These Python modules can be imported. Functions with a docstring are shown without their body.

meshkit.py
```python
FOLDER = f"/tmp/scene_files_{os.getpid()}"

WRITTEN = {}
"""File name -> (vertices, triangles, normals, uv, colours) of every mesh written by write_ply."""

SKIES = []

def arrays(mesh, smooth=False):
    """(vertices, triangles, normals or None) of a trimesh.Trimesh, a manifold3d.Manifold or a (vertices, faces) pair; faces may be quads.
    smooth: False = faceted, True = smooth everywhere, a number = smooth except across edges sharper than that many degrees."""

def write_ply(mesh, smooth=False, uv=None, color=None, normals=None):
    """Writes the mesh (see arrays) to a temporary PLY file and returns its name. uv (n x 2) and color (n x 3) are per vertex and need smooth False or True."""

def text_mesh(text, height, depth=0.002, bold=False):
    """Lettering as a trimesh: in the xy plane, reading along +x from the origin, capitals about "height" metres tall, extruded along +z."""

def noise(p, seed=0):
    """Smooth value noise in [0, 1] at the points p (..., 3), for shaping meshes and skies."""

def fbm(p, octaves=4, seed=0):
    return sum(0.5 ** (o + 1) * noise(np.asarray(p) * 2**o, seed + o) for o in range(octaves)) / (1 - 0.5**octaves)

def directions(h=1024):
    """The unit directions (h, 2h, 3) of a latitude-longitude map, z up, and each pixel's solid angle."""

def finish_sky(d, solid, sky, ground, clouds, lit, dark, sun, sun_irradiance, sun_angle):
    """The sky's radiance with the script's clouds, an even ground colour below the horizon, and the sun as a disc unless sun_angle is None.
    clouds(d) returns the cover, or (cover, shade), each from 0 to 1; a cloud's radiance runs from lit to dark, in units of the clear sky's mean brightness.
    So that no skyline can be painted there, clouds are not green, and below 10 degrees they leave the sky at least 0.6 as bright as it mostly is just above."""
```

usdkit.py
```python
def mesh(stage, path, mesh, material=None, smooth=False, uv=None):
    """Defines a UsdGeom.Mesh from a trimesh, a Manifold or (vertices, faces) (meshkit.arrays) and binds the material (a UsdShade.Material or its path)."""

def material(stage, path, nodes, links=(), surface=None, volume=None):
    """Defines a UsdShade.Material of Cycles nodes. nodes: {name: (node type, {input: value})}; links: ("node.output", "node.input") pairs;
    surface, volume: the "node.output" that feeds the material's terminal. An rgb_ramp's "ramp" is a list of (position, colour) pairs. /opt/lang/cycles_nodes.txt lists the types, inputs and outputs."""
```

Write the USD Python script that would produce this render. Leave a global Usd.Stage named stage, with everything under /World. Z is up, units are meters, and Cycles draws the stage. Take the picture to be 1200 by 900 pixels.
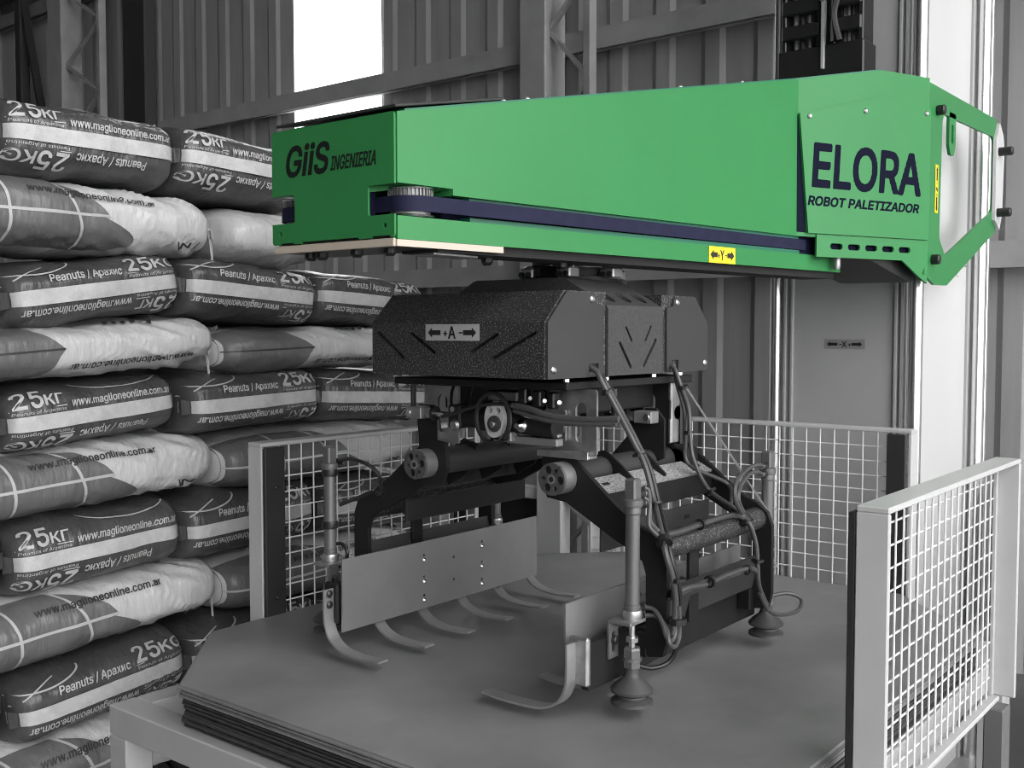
import math, random
import numpy as np, trimesh, shapely, manifold3d as m3
from shapely.geometry import Polygon, LineString, Point, box as sbox
from shapely import affinity
from pxr import Usd, UsdGeom, UsdLux, Gf, Sdf
import usdkit, meshkit

stage = Usd.Stage.CreateInMemory()
UsdGeom.SetStageUpAxis(stage, UsdGeom.Tokens.z)
UsdGeom.SetStageMetersPerUnit(stage, 1.0)
UsdGeom.Xform.Define(stage, '/World')
UsdGeom.Scope.Define(stage, '/World/Looks')
rng = np.random.default_rng(7)

# ------------------------------------------------------------------ camera, light
# x runs along the robot arm (nose to column), y along the back wall to the left, z up; the camera stands at x = y = 0
EXPOSURE = 0.70
AZ, PITCH, EYE = math.radians(38.6), math.radians(2.86), 1.45
fw = np.array([math.cos(AZ) * math.cos(PITCH), math.sin(AZ) * math.cos(PITCH), -math.sin(PITCH)])
rt = np.array([math.sin(AZ), -math.cos(AZ), 0.0])
up = np.cross(rt, fw)
cam = UsdGeom.Camera.Define(stage, '/World/camera')
cam.CreateHorizontalApertureAttr(36.0)
cam.CreateVerticalApertureAttr(27.0)
cam.CreateFocalLengthAttr(37.2)
cam.CreateClippingRangeAttr(Gf.Vec2f(0.05, 500))
cam.CreateExposureAttr(EXPOSURE)
M = np.eye(4); M[0, :3], M[1, :3], M[2, :3], M[3, :3] = rt, up, -fw, (0, 0, EYE)
cam.AddTransformOp().Set(Gf.Matrix4d(*M.ravel().tolist()))
sky = UsdLux.DomeLight.Define(stage, '/World/sky')          # even white overcast
sky.CreateIntensityAttr(1.0)
sky.CreateColorAttr(Gf.Vec3f(1.0, 1.0, 1.0))

# ------------------------------------------------------------------ materials
LK = '/World/Looks/'
def paint(name, col, rough=0.45, metal=0.0, bump=0.0, bscale=60.0, var=0.0, vscale=4.0, spec=0.5, stretch=(1, 1, 1), coat=0.0, detail=3.0, objrand=0.0):
    n = {'p': ('principled_bsdf', {'base_color': col, 'roughness': rough, 'metallic': metal, 'specular_ior_level': spec, 'coat_weight': coat, 'coat_roughness': 0.12})}
    l = []
    if bump or var:
        n['tc'] = ('texture_coordinate', {}); n['mp'] = ('mapping', {'scale': stretch}); l.append(('tc.object', 'mp.vector'))
    if bump:
        n['bn'] = ('noise_texture', {'scale': bscale, 'detail': detail}); n['b'] = ('bump', {'strength': bump, 'distance': 0.01})
        l += [('mp.vector', 'bn.vector'), ('bn.fac', 'b.height'), ('b.normal', 'p.normal')]
    if var:
        n['vn'] = ('noise_texture', {'scale': vscale, 'detail': 5.0, 'roughness': 0.6})
        c = np.array(col, float)
        n['r'] = ('rgb_ramp', {'ramp': [(0.3, tuple(c * (1 - var))), (0.7, tuple(np.minimum(c * (1 + var), 1)))]})
        l += [('mp.vector', 'vn.vector'), ('vn.fac', 'r.fac'), ('r.color', 'p.base_color')]
    return usdkit.material(stage, LK + name, n, l, surface='p.BSDF')
g = lambda v: (v, v, v)
M_GREEN = paint('green_paint', (0.030, 0.195, 0.058), 0.36, var=0.05, vscale=3, spec=0.28)
M_GREEN2 = paint('green_dark_edge', (0.012, 0.13, 0.075), 0.45)
M_NAVY = paint('navy_belt', (0.015, 0.016, 0.040), 0.6, var=0.15, vscale=30, spec=0.12)
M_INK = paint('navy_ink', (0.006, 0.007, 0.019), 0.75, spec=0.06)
M_INKG = paint('grey_ink', (0.010, 0.012, 0.012), 0.7, spec=0.15)
M_BLACK = paint('black_plastic', g(0.012), 0.4)
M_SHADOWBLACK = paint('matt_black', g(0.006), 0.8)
M_POWDER = paint('black_powder_coat', g(0.014), 0.5, var=0.1, vscale=8, spec=0.22)
M_HAMMER = usdkit.material(stage, LK + 'hammered_black', {'tc': ('texture_coordinate', {}), 'n': ('noise_texture', {'scale': 330.0, 'detail': 1.0}), 'r': ('rgb_ramp', {'ramp': [(0.42, g(0.018)), (0.56, g(0.035)), (0.72, g(0.20))]}),
    'b': ('bump', {'strength': 0.22, 'distance': 0.003}), 'p': ('principled_bsdf', {'roughness': 0.42, 'specular_ior_level': 0.4})},
    [('tc.object', 'n.vector'), ('n.fac', 'r.fac'), ('r.color', 'p.base_color'), ('n.fac', 'b.height'), ('b.normal', 'p.normal')], surface='p.BSDF')
M_HAMMER_GLINT = usdkit.material(stage, LK + 'hammered_black_glint', {'tc': ('texture_coordinate', {}), 'n': ('noise_texture', {'scale': 300.0, 'detail': 1.0}), 'r': ('rgb_ramp', {'ramp': [(0.35, g(0.12)), (0.65, g(0.42))]}),
    'p': ('principled_bsdf', {'roughness': 0.4})}, [('tc.object', 'n.vector'), ('n.fac', 'r.fac'), ('r.color', 'p.base_color')], surface='p.BSDF')  # black hammertone with its grazing glint put into the colour as lighter grey
M_PLATE = paint('dark_grey_plate', g(0.038), 0.5, var=0.08, vscale=6, spec=0.3)
M_GALV = paint('galvanised', g(0.42), 0.42, metal=0.9, var=0.25, vscale=25)
M_ALU = paint('brushed_aluminium', g(0.24), 0.5, metal=0.55, var=0.08, vscale=8)
M_CYL = paint('anodised_tube', g(0.15), 0.42, metal=0.5)
M_CHROME = paint('bright_steel', g(0.75), 0.22, metal=1.0)
M_TINE = paint('spring_steel', g(0.45), 0.34, metal=0.72, var=0.12, vscale=14)
M_HUB = paint('turned_steel', g(0.15), 0.45, metal=0.7, var=0.15, vscale=40)
M_HOSE = paint('grey_hose', g(0.06), 0.35)
M_RUBBER = paint('grey_rubber', g(0.055), 0.5)
M_CARD = paint('slip_card', g(0.185), 0.48, var=0.2, vscale=3.5)
M_CARDE = paint('slip_card_edge', g(0.05), 0.8, var=0.4, vscale=40, stretch=(1, 1, 14))
M_FENCE = paint('light_grey_enamel', g(0.47), 0.4, var=0.04, vscale=8)
M_TABLE = paint('table_enamel', g(0.38), 0.45, var=0.05, vscale=6)
M_WIRE = paint('white_wire', g(0.72), 0.4)
M_ALUL = paint('cast_aluminium', g(0.55), 0.45, metal=0.3)
M_LEG = paint('dark_leg_enamel', g(0.12), 0.5)
M_FINE = paint('fine_black_texture', g(0.05), 0.45, var=0.35, vscale=260, spec=0.3)
M_STRIP = paint('black_strip', g(0.02), 0.6)
M_WALL = paint('corrugated_zinc', g(0.37), 0.55, metal=0.15, var=0.14, vscale=3.0, stretch=(1, 3, 0.25))
M_WALLL = paint('pale_zinc', g(0.55), 0.5, metal=0.2, var=0.12, vscale=3.0, stretch=(1, 3, 0.25))
M_STEEL = paint('grey_girder', g(0.36), 0.55, var=0.12, vscale=5)
M_STEELD = paint('dark_girder', g(0.035), 0.6)
M_COL = paint('column_grey', g(0.34), 0.4, var=0.05, vscale=3)
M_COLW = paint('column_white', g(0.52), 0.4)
M_FLOOR = paint('concrete', g(0.15), 0.6, var=0.2, vscale=2)
M_APRON = paint('outdoor_concrete', g(0.35), 0.8, var=0.1, vscale=1)
M_ROOF = paint('roof_sheet', g(0.16), 0.6)
M_SHED = paint('shed_wall', g(0.13), 0.6)
M_WOOD = paint('raw_wood', g(0.25), 0.7, var=0.25, vscale=9, stretch=(1, 8, 8))
M_BEIGE = paint('pale_strip', (0.50, 0.43, 0.36), 0.5)
M_YEL = paint('yellow_sticker', (0.80, 0.58, 0.015), 0.45)
M_STK = paint('silver_sticker', g(0.36), 0.45)
M_STK2 = paint('column_sticker', g(0.22), 0.45)
M_WHITE = paint('white_paint', g(0.85), 0.35)
M_BAGW = paint('woven_white', g(0.50), 0.36, var=0.08, vscale=6, bump=0.6, bscale=24, stretch=(1.9, 1, 0.5))
M_BAGD = paint('printed_dark', g(0.062), 0.30, var=0.25, vscale=7, bump=0.55, bscale=26, stretch=(1.9, 1, 0.5))
M_PANEL = paint('printed_grey', g(0.125), 0.36, var=0.12, vscale=8, bump=0.5, bscale=24, stretch=(1.9, 1, 0.5))
M_TAPE = paint('sewn_tape', g(0.46), 0.5, var=0.15, vscale=30, bump=0.3, bscale=40)
M_PRINTW = paint('white_print', g(0.42), 0.45)
M_PRINTD = paint('dark_print', g(0.03), 0.5)
M_STRING = paint('string', g(0.55), 0.7)
M_SKYL = usdkit.material(stage, LK + 'translucent_sheet', {'t': ('translucent_bsdf', {'color': g(0.8)}), 'c': ('transparent_bsdf', {'color': g(0.92)}), 'm': ('mix_closure', {'fac': 0.72})},
                         [('t.BSDF', 'm.closure1'), ('c.BSDF', 'm.closure2')], surface='m.closure')

# ------------------------------------------------------------------ shapes
def cat(*ms):
    out = []
    for m in ms:
        out.extend(m) if isinstance(m, (list, tuple)) else out.append(m)
    return trimesh.util.concatenate([trimesh.Trimesh(np.asarray(m.vertices), np.asarray(m.faces), process=False) for m in out])
def man(m):
    return m3.Manifold(m3.Mesh(np.asarray(m.vertices, np.float32), np.asarray(m.faces, np.uint32)))
def tri(mf):
    k = mf.to_mesh(); return trimesh.Trimesh(k.vert_properties[:, :3], k.tri_verts, process=False)
def hull(pts):
    return trimesh.convex.convex_hull(np.asarray(pts, float))
def bx(lo, hi, c=0.0):
    lo, hi = np.minimum(lo, hi), np.maximum(lo, hi)
    if c <= 0:
        m = trimesh.creation.box(hi - lo); m.apply_translation((lo + hi) / 2); return m
    c = min(c, 0.49 * (hi - lo).min())
    p = []
    for ax in range(3):
        a, b = lo + c, hi - c; a[ax], b[ax] = lo[ax], hi[ax]
        p += [[(a, b)[i][0], (a, b)[j][1], (a, b)[k][2]] for i in (0, 1) for j in (0, 1) for k in (0, 1)]
    return hull(p)
def prism(poly, axis, a, b):
    """A plane outline pushed along an axis: x takes (y,z), y takes (x,z), z takes (x,y)."""
    if not hasattr(poly, 'exterior'):
        poly = Polygon(poly)
    poly = shapely.geometry.polygon.orient(poly.buffer(0))
    m = trimesh.creation.extrude_polygon(poly, b - a, engine='earcut'); v = np.array(m.vertices); v[:, 2] += a
    f = np.array(m.faces)
    if axis == 'x': v = v[:, [2, 0, 1]]
    elif axis == 'y': v = v[:, [0, 2, 1]]; f = f[:, ::-1]
    return trimesh.Trimesh(v, f, process=True)
def frame_of(d):
    d = np.asarray(d, float); d = d / np.linalg.norm(d)
    a = np.array([0, 0, 1.0]) if abs(d[2]) < 0.9 else np.array([1.0, 0, 0])
    u = np.cross(a, d); u /= np.linalg.norm(u)
    return u, np.cross(d, u), d
def lathe(profile, p0, d=(0, 0, 1), seg=24):
    """profile of (radius, distance along d), closed at both ends."""
    u, v, w = frame_of(d); p0 = np.asarray(p0, float)
    t = np.linspace(0, 2 * np.pi, seg, endpoint=False)
    ring = np.cos(t)[:, None] * u + np.sin(t)[:, None] * v
    vs, fs = [], []
    for r, h in profile:
        vs.append(p0 + w * h + ring * max(r, 1e-5))
    n = len(profile)
    for k in range(n - 1):
        for i in range(seg):
            a, b = k * seg + i, k * seg + (i + 1) % seg
            fs += [[a, b, b + seg], [a, b + seg, a + seg]]
    vs = np.vstack(vs + [[p0 + w * profile[0][1]], [p0 + w * profile[-1][1]]])
    c0, c1 = len(vs) - 2, len(vs) - 1
    for i in range(seg):
        fs += [[c0, (i + 1) % seg, i], [c1, (n - 1) * seg + i, (n - 1) * seg + (i + 1) % seg]]
    return trimesh.Trimesh(vs, fs, process=False)
def cyl(p0, p1, r, seg=20, c=0.0):
    p0, p1 = np.asarray(p0, float), np.asarray(p1, float); L = np.linalg.norm(p1 - p0)
    pr = [(r, 0), (r, L)] if c <= 0 else [(r - c, 0), (r, c), (r, L - c), (r - c, L)]
    return lathe(pr, p0, p1 - p0, seg)
def spline(pts, n=6):
    p = np.asarray(pts, float); q = np.vstack([2 * p[0] - p[1], p, 2 * p[-1] - p[-2]]); out = []
    for i in range(len(p) - 1):
        a, b, c, d = q[i:i + 4]
        for t in np.linspace(0, 1, n, endpoint=False):
            out.append(0.5 * (2 * b + (c - a) * t + (2 * a - 5 * b + 4 * c - d) * t * t + (3 * b - a - 3 * c + d) * t ** 3))
    return np.array(out + [p[-1]])
def tube(pts, r, seg=8, n=6, smooth=True):
    p = spline(pts, n) if smooth and len(pts) > 2 else np.asarray(pts, float)
    t = np.gradient(p, axis=0); t /= np.linalg.norm(t, axis=1, keepdims=True)
    u = frame_of(t[0])[0]; vs, fs = [], []
    an = np.linspace(0, 2 * np.pi, seg, endpoint=False)
    for i in range(len(p)):
        u = u - t[i] * (u @ t[i]); u /= np.linalg.norm(u); v = np.cross(t[i], u)
        vs.append(p[i] + r * (np.cos(an)[:, None] * u + np.sin(an)[:, None] * v))
    for k in range(len(p) - 1):
        for i in range(seg):
            a, b = k * seg + i, k * seg + (i + 1) % seg
            fs += [[a, b, b + seg], [a, b + seg, a + seg]]
    vs = np.vstack(vs + [p[:1], p[-1:]]); c0, c1 = len(vs) - 2, len(vs) - 1
    for i in range(seg):
        fs += [[c0, (i + 1) % seg, i], [c1, (len(p) - 1) * seg + i, (len(p) - 1) * seg + (i + 1) % seg]]
    return trimesh.Trimesh(vs, fs, process=False)
def bar(p0, p1, w, h, upv=(0, 0, 1)):
    """rectangular bar from p0 to p1, w wide, h high (towards upv)."""
    p0, p1 = np.asarray(p0, float), np.asarray(p1, float); d = (p1 - p0) / np.linalg.norm(p1 - p0)
    s = np.cross(d, upv); s /= np.linalg.norm(s); k = np.cross(s, d)
    return hull([p + a * s * w / 2 + b * k * h / 2 for p in (p0, p1) for a in (-1, 1) for b in (-1, 1)])
def ribbon(path2, axis, lo, hi, th):
    """a bent flat strip: centre line in a plane, thickness th, pushed along the axis from lo to hi."""
    return prism(LineString(path2).buffer(th / 2, cap_style='flat', join_style='round'), axis, lo, hi)
def slot(a, b, w):
    return LineString([a, b]).buffer(w / 2, quad_segs=6)
_txt = {}
def text2(s, h, sx=1.0, shear=0.0, bold=False):
    """flat triangles of a text: (n,2) vertices and faces; cap height h, x scaled by sx and slanted."""
    key = (s, bold)
    if key not in _txt:
        m = meshkit.text_mesh(s, 1.0, 0.01, bold); v = np.array(m.vertices); f = np.array(m.faces)
        _txt[key] = (v, f[(v[f][:, :, 2] > 0.005).all(1)])
    v, f = _txt[key]; used = np.unique(f); ren = np.zeros(len(v), int); ren[used] = np.arange(len(used))
    p = v[used][:, :2] * h; p = np.stack([p[:, 0] * sx + shear * p[:, 1], p[:, 1]], 1)
    return p, ren[f]
def heavier(vf, w):
    # the same lettering with its strokes widened by w on every side
    v, f = vf
    return poly2(shapely.union_all([Polygon(v[t]) for t in f]).buffer(w, join_style='mitre'))
def poly2(poly, cell=None):
    """flat triangles of an outline, cut into cells so that it can follow a curved surface."""
    polys = [poly]
    if cell:
        x0, y0, x1, y1 = poly.bounds
        polys = [poly.intersection(sbox(a, b, a + cell, b + cell)) for a in np.arange(x0, x1, cell) for b in np.arange(y0, y1, cell)]
    vs, fs, n = [], [], 0
    for q in polys:
        for s in getattr(q, 'geoms', [q]):
            if s.geom_type == 'Polygon' and s.area > 1e-9:
                v, f = trimesh.creation.triangulate_polygon(s, engine='earcut')
                vs.append(v); fs.append(np.asarray(f) + n); n += len(v)
    return np.vstack(vs), np.vstack(fs)
def join2(items):
    vs, fs, n = [], [], 0
    for v, f in items:
        vs.append(v); fs.append(f + n); n += len(v)
    return np.vstack(vs), np.vstack(fs)
def shift2(vf, dx, dy, rot=False):
    v, f = vf; v = -v if rot else v
    return v + (dx, dy), f
def width2(vf):
    return vf[0][:, 0].max() - vf[0][:, 0].min()
def flat(vf, origin, ex, ey, th=0.0006):
    """flat triangles laid on a plane and given a small thickness."""
    v, f = vf; ex, ey = np.asarray(ex, float), np.asarray(ey, float); n = np.cross(ex, ey); n /= np.linalg.norm(n)
    p = np.asarray(origin, float) + v[:, :1] * ex + v[:, 1:2] * ey
    e = np.sort(np.vstack([f[:, [0, 1]], f[:, [1, 2]], f[:, [2, 0]]]), axis=1)
    ue, cnt = np.unique(e, axis=0, return_counts=True); ed = ue[cnt == 1]; k = len(p)
    side = np.vstack([np.stack([ed[:, 0], ed[:, 1], ed[:, 1] + k], 1), np.stack([ed[:, 0], ed[:, 1] + k, ed[:, 0] + k], 1)])
    return trimesh.Trimesh(np.vstack([p, p + n * th]), np.vstack([f[:, ::-1], f + k, side]), process=False)
def arrow2(x0, x1, h):
    """a block arrow from x0 to x1 about y = 0."""
    d = 1 if x1 > x0 else -1; t = x1 - d * min(0.55 * h, abs(x1 - x0) * 0.6)
    return poly2(Polygon([(x0, -h * 0.25), (t, -h * 0.25), (t, -h / 2), (x1, 0), (t, h / 2), (t, h * 0.25), (x0, h * 0.25)]))
def mirror_y(m, yc):
    v = np.array(m.vertices); v[:, 1] = 2 * yc - v[:, 1]; return trimesh.Trimesh(v, np.array(m.faces)[:, ::-1], process=False)

# ------------------------------------------------------------------ scene tree
_names, BASE = {}, {}
def fresh(parent, name):
    k = (parent, name); n = _names.get(k, 0); _names[k] = n + 1
    return f'{parent}/{name}' if n == 0 else f'{parent}/{name}_{n:03d}'
def say(prim, label=None, category=None, group=None, kind=None):
    for k, v in (('label', label), ('category', category), ('group', group), ('kind', kind)):
        if v: prim.SetCustomDataByKey(k, v)
def thing(name, label, category=None, base=(0, 0, 0), group=None, kind=None):
    p = fresh('/World', name); x = UsdGeom.Xform.Define(stage, p)
    x.AddTranslateOp().Set(Gf.Vec3d(*map(float, base))); BASE[p] = np.asarray(base, float)
    say(x.GetPrim(), label, category, group, kind); return p
def part(parent, name, mesh, mat, smooth=30, label=None, kind=None):
    p = fresh(parent, name); b = BASE[parent]; BASE[p] = b
    mesh = trimesh.Trimesh(np.asarray(mesh.vertices) - b, np.asarray(mesh.faces), process=False)
    if smooth is True: mesh.merge_vertices()
    mesh.remove_unreferenced_vertices()
    m = usdkit.mesh(stage, p, mesh, mat, smooth); say(m.GetPrim(), label, kind=kind); return p
def single(name, mesh, mat, label, category=None, group=None, kind=None, smooth=30, base=None):
    p = fresh('/World', name); b = np.array([*mesh.bounds.mean(0)[:2], mesh.bounds[0][2]]) if base is None else np.asarray(base, float); BASE[p] = b
    mesh = trimesh.Trimesh(np.asarray(mesh.vertices) - b, np.asarray(mesh.faces), process=False)
    m = usdkit.mesh(stage, p, mesh, mat, smooth); m.AddTranslateOp().Set(Gf.Vec3d(*map(float, b))); say(m.GetPrim(), label, category, group, kind); return p
def struct(name, mesh, mat, label, smooth=30):
    return single(name, mesh, mat, label, kind='structure', smooth=smooth)

# ================================================================== SETTING
XW = 4.80                                   # inner face of the back wall
struct('floor', bx((-4.0, -3.0, -0.12), (5.0, 14.0, 0.0)), M_FLOOR, 'grey concrete floor of the industrial hall')
struct('ground', bx((-40, -60, -0.30), (60, -3.02, -0.06)), M_APRON, 'pale concrete apron outside the open side of the hall')
struct('ceiling', bx((-4.0, -3.0, 7.0), (5.0, 14.0, 7.1)), M_ROOF, 'unseen sheet roof added over the hall so that side daylight dominates')  # out of view, put in so light from the open side dominates
struct('wall_left', bx((-4.0, 14.0, 0.0), (5.0, 14.15, 7.0)), M_SHED, 'far side wall of the hall')
struct('wall_front', bx((-4.15, -3.0, 0.0), (-4.0, 14.15, 7.0)), M_SHED, 'unseen wall added behind the camera to darken faces turned that way')  # out of view, put in to hold back light from behind the camera
def sheet_profile(y0, y1, pitch=0.2835, d=0.014):
    pts = []; n = max(1, round((y1 - y0) / pitch)); p = (y1 - y0) / n
    for i in range(n):
        y = y0 + i * p
        pts += [(y, 0), (y + 0.50 * p, 0), (y + 0.60 * p, d), (y + 0.88 * p, d), (y + 0.98 * p, 0)]
    pts.append((y1, 0))
    fr = [(XW - z, y) for y, z in pts]; bk = [(XW - z + 0.004, y) for y, z in pts]
    return Polygon(fr + bk[::-1])
WIN = (4.888, 5.738)
wb = thing('wall_back', 'back wall of tall corrugated metal sheets', base=(XW, 5, 0), kind='structure')
edges = [WIN[0] - 0.85 * k for k in range(11)][::-1]
edges2 = [WIN[1] + 0.85 * k for k in range(11)]
for a, b in zip(edges[:-1], edges[1:]):
    part(wb, 'panel', prism(sheet_profile(a, b + 0.0005), 'z', 0, 7), M_WALL, smooth=False)
for a, b in zip(edges2[:-1], edges2[1:]):
    part(wb, 'panel', prism(sheet_profile(a, b + 0.0005), 'z', 0, 7), M_WALLL if a > 8.2 else M_WALL, smooth=False)
wn = thing('window_1', 'bright translucent roof-to-floor sheet letting daylight through the back wall', base=(XW, 5.3, 2.5), kind='structure')
part(wn, 'pane', prism(sheet_profile(WIN[0], WIN[1]), 'z', 2.2, 7), M_SKYL, smooth=False)
struct('wall_patch', prism(sheet_profile(WIN[0], WIN[1]), 'z', 0, 2.2), M_WALL, 'corrugated sheet below the bright window', smooth=False)
def girt(z, y0, y1, n, label):
    # C-shaped purlin
    o = [(4.665, z - 0.004), (4.670, z - 0.004), (4.670, z + 0.100), (4.755, z + 0.100), (4.755, z + 0.012), (4.728, z + 0.012), (4.728, z + 0.006), (4.76, z + 0.006), (4.76, z + 0.106), (4.665, z + 0.106)]
    struct(f'trim_{n}', prism(Polygon([(a, b) for a, b in o]), 'y', y0, y1), M_STEEL, label, smooth=False)
girt(1.715, -3.2, 13.5, 1, 'lowest horizontal steel girt on the back wall')
girt(2.93, -3.2, 13.5, 2, 'middle horizontal steel girt crossing the bright window')
girt(4.16, -3.2, 13.5, 3, 'upper horizontal steel girt at the top left')
def lattice(name, y0, y1, yl, label, wide):
    t = thing(name, label, 'column', base=(4.5, y0, 0))
    part(t, 'chord', bx((4.42, y0, 0), (4.60, y0 + wide, 7.0), 0.006), M_STEEL)
    part(t, 'chord', bx((4.44, yl - 0.045, 0), (4.50, yl, 7.0), 0.004), M_STEEL)
    z = 0.2; k = 0
    while z < 6.6:
        za, zb = (z, z + 0.28) if k % 2 == 0 else (z + 0.28, z)
        part(t, 'brace', bar((4.47, y0 + 0.01, za), (4.47, yl - 0.03, zb), 0.02, 0.028, (1, 0, 0)), M_STEEL)
        z += 0.28; k += 1
lattice('lattice_column', 3.31, 3.49, 3.09, 'grey steel lattice column on the back wall behind the green arm', 0.17)
lattice('lattice_column', 8.10, 8.35, 7.62, 'grey steel lattice column at the top left above the sacks', 0.21)
single('dark_gap_post', bx((4.50, 7.06, 0), (4.60, 7.36, 7.0), 0.01), M_STEELD, 'dark post filling the dark gap between the lattice column and the wall at top left', 'post')  # dark box standing in for a dark gap in the wall
single('roof_bracket', cat(bx((4.40, 8.75, 4.3), (4.6, 11.5, 4.9), 0.02), bx((4.42, 8.75, 2.6), (4.5, 8.85, 4.3), 0.01), bar((4.46, 8.8, 4.3), (4.46, 8.45, 3.1), 0.03, 0.06, (1, 0, 0))), M_STEELD, 'black steel bracket in the top left corner of the hall', 'bracket')

# ================================================================== SACKS
class Bag:
    """a filled sack: x across, -y to the front, z up; centre at the origin."""
    def __init__(s, W, H, D, seed, n=3.2, pz=5.0, crease=0.0, bow=0.0, py=9):
        s.py = py
        s.W, s.H, s.D, s.seed, s.n, s.pz, s.crease, s.bow = W, H, D, seed, n, pz, crease, bow
        ph = np.linspace(-np.pi, np.pi, 721); p = s.at(np.zeros_like(ph), ph, raw=True)
        a = np.concatenate([[0], np.cumsum(np.linalg.norm(np.diff(p, axis=0), axis=1))]); s.ph, s.arc = ph, a - np.interp(0, ph, a)
    def at(s, x, ph, raw=False, lift=0.0):
        t = np.clip(np.abs(x) / (s.W / 2), 0, 1); ez = np.maximum(1 - t ** s.pz, 0) ** (1 / s.pz * 1.3); ey = np.maximum(1 - t ** s.py, 0) ** (1 / 6.0)
        c, q = np.cos(ph), np.sin(ph)
        y = -(s.D / 2) * ey * np.sign(c) * np.abs(c) ** (2 / s.n); z = (s.H / 2) * ez * np.sign(q) * np.abs(q) ** (2 / s.n)
        if not raw:
            P = np.stack([x * 9, np.cos(ph) * 1.2 + s.seed * 3.1, np.sin(ph) * 1.2], -1)
            w = (meshkit.fbm(P, 3, s.seed) - 0.5) * 0.020
            if s.crease:
                Q = np.stack([x * 34 + 9 * np.sin(ph * 0.7), np.sin(ph) * 1.6, np.cos(ph) * 1.6 + s.seed], -1)
                w = w + s.crease * (np.abs(meshkit.noise(Q, s.seed + 5) - 0.5) * 2 - 0.5) * np.clip(0.35 + 0.9 * x / (s.W / 2), 0.12, 1)
            w = (w + lift) * np.minimum(1, 4 * (1 - t))
            y = y - w * np.sign(c) * np.abs(c) ** 0.6; z = z + w * np.sign(q) * np.abs(q) ** 0.6
            z = z + s.bow * (x / (s.W / 2)) ** 2
        return np.stack([x, y, z], -1)
    def mesh(s, nu=84, nv=56):
        u = np.sin(np.linspace(-np.pi / 2, np.pi / 2, nu)) * 0.55 + np.linspace(-1, 1, nu) * 0.45
        U, V = np.meshgrid(u * s.W / 2, np.linspace(-np.pi, np.pi, nv, endpoint=False), indexing='ij')
        p = s.at(U, V).reshape(-1, 3); f = []
        i, j = np.meshgrid(np.arange(nu - 1), np.arange(nv), indexing='ij'); j2 = (j + 1) % nv
        a, b, c, d = i * nv + j, i * nv + j2, (i + 1) * nv + j2, (i + 1) * nv + j
        f = np.vstack([np.stack([a, b, c], -1).reshape(-1, 3), np.stack([a, c, d], -1).reshape(-1, 3)])
        return trimesh.Trimesh(p, f[:, ::-1], process=False)
    def wrap(s, vf, lift=0.001):
        v, f = vf; ph = np.interp(v[:, 1], s.arc, s.ph); x = np.clip(v[:, 0], -s.W / 2 * 0.985, s.W / 2 * 0.985)
        return trimesh.Trimesh(s.at(x, ph, lift=lift), f, process=False)
URL = 'www.maglioneonline.com.ar'
def place_text(s, x0, x1, y, h, shear=0.18, bold=True):
    w = width2(text2(s, h, 1, 0, bold)); t = text2(s, h, (x1 - x0) / w, shear, bold); return shift2(t, x0, y)
def half_a():     # "25 KG" in Cyrillic at the left, the address at the right
    return [place_text('25', -0.205, -0.138, 0.034, 0.046, 0.1), place_text('КГ', -0.132, -0.088, 0.036, 0.026, 0.1),
            poly2(sbox(-0.205, 0.0295, -0.08, 0.0315)), place_text('Peanuts of Argentina', -0.203, -0.085, 0.0205, 0.0068, 0.15, False), place_text(URL, -0.070, 0.194, 0.026, 0.0170, 0.15)]
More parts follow.
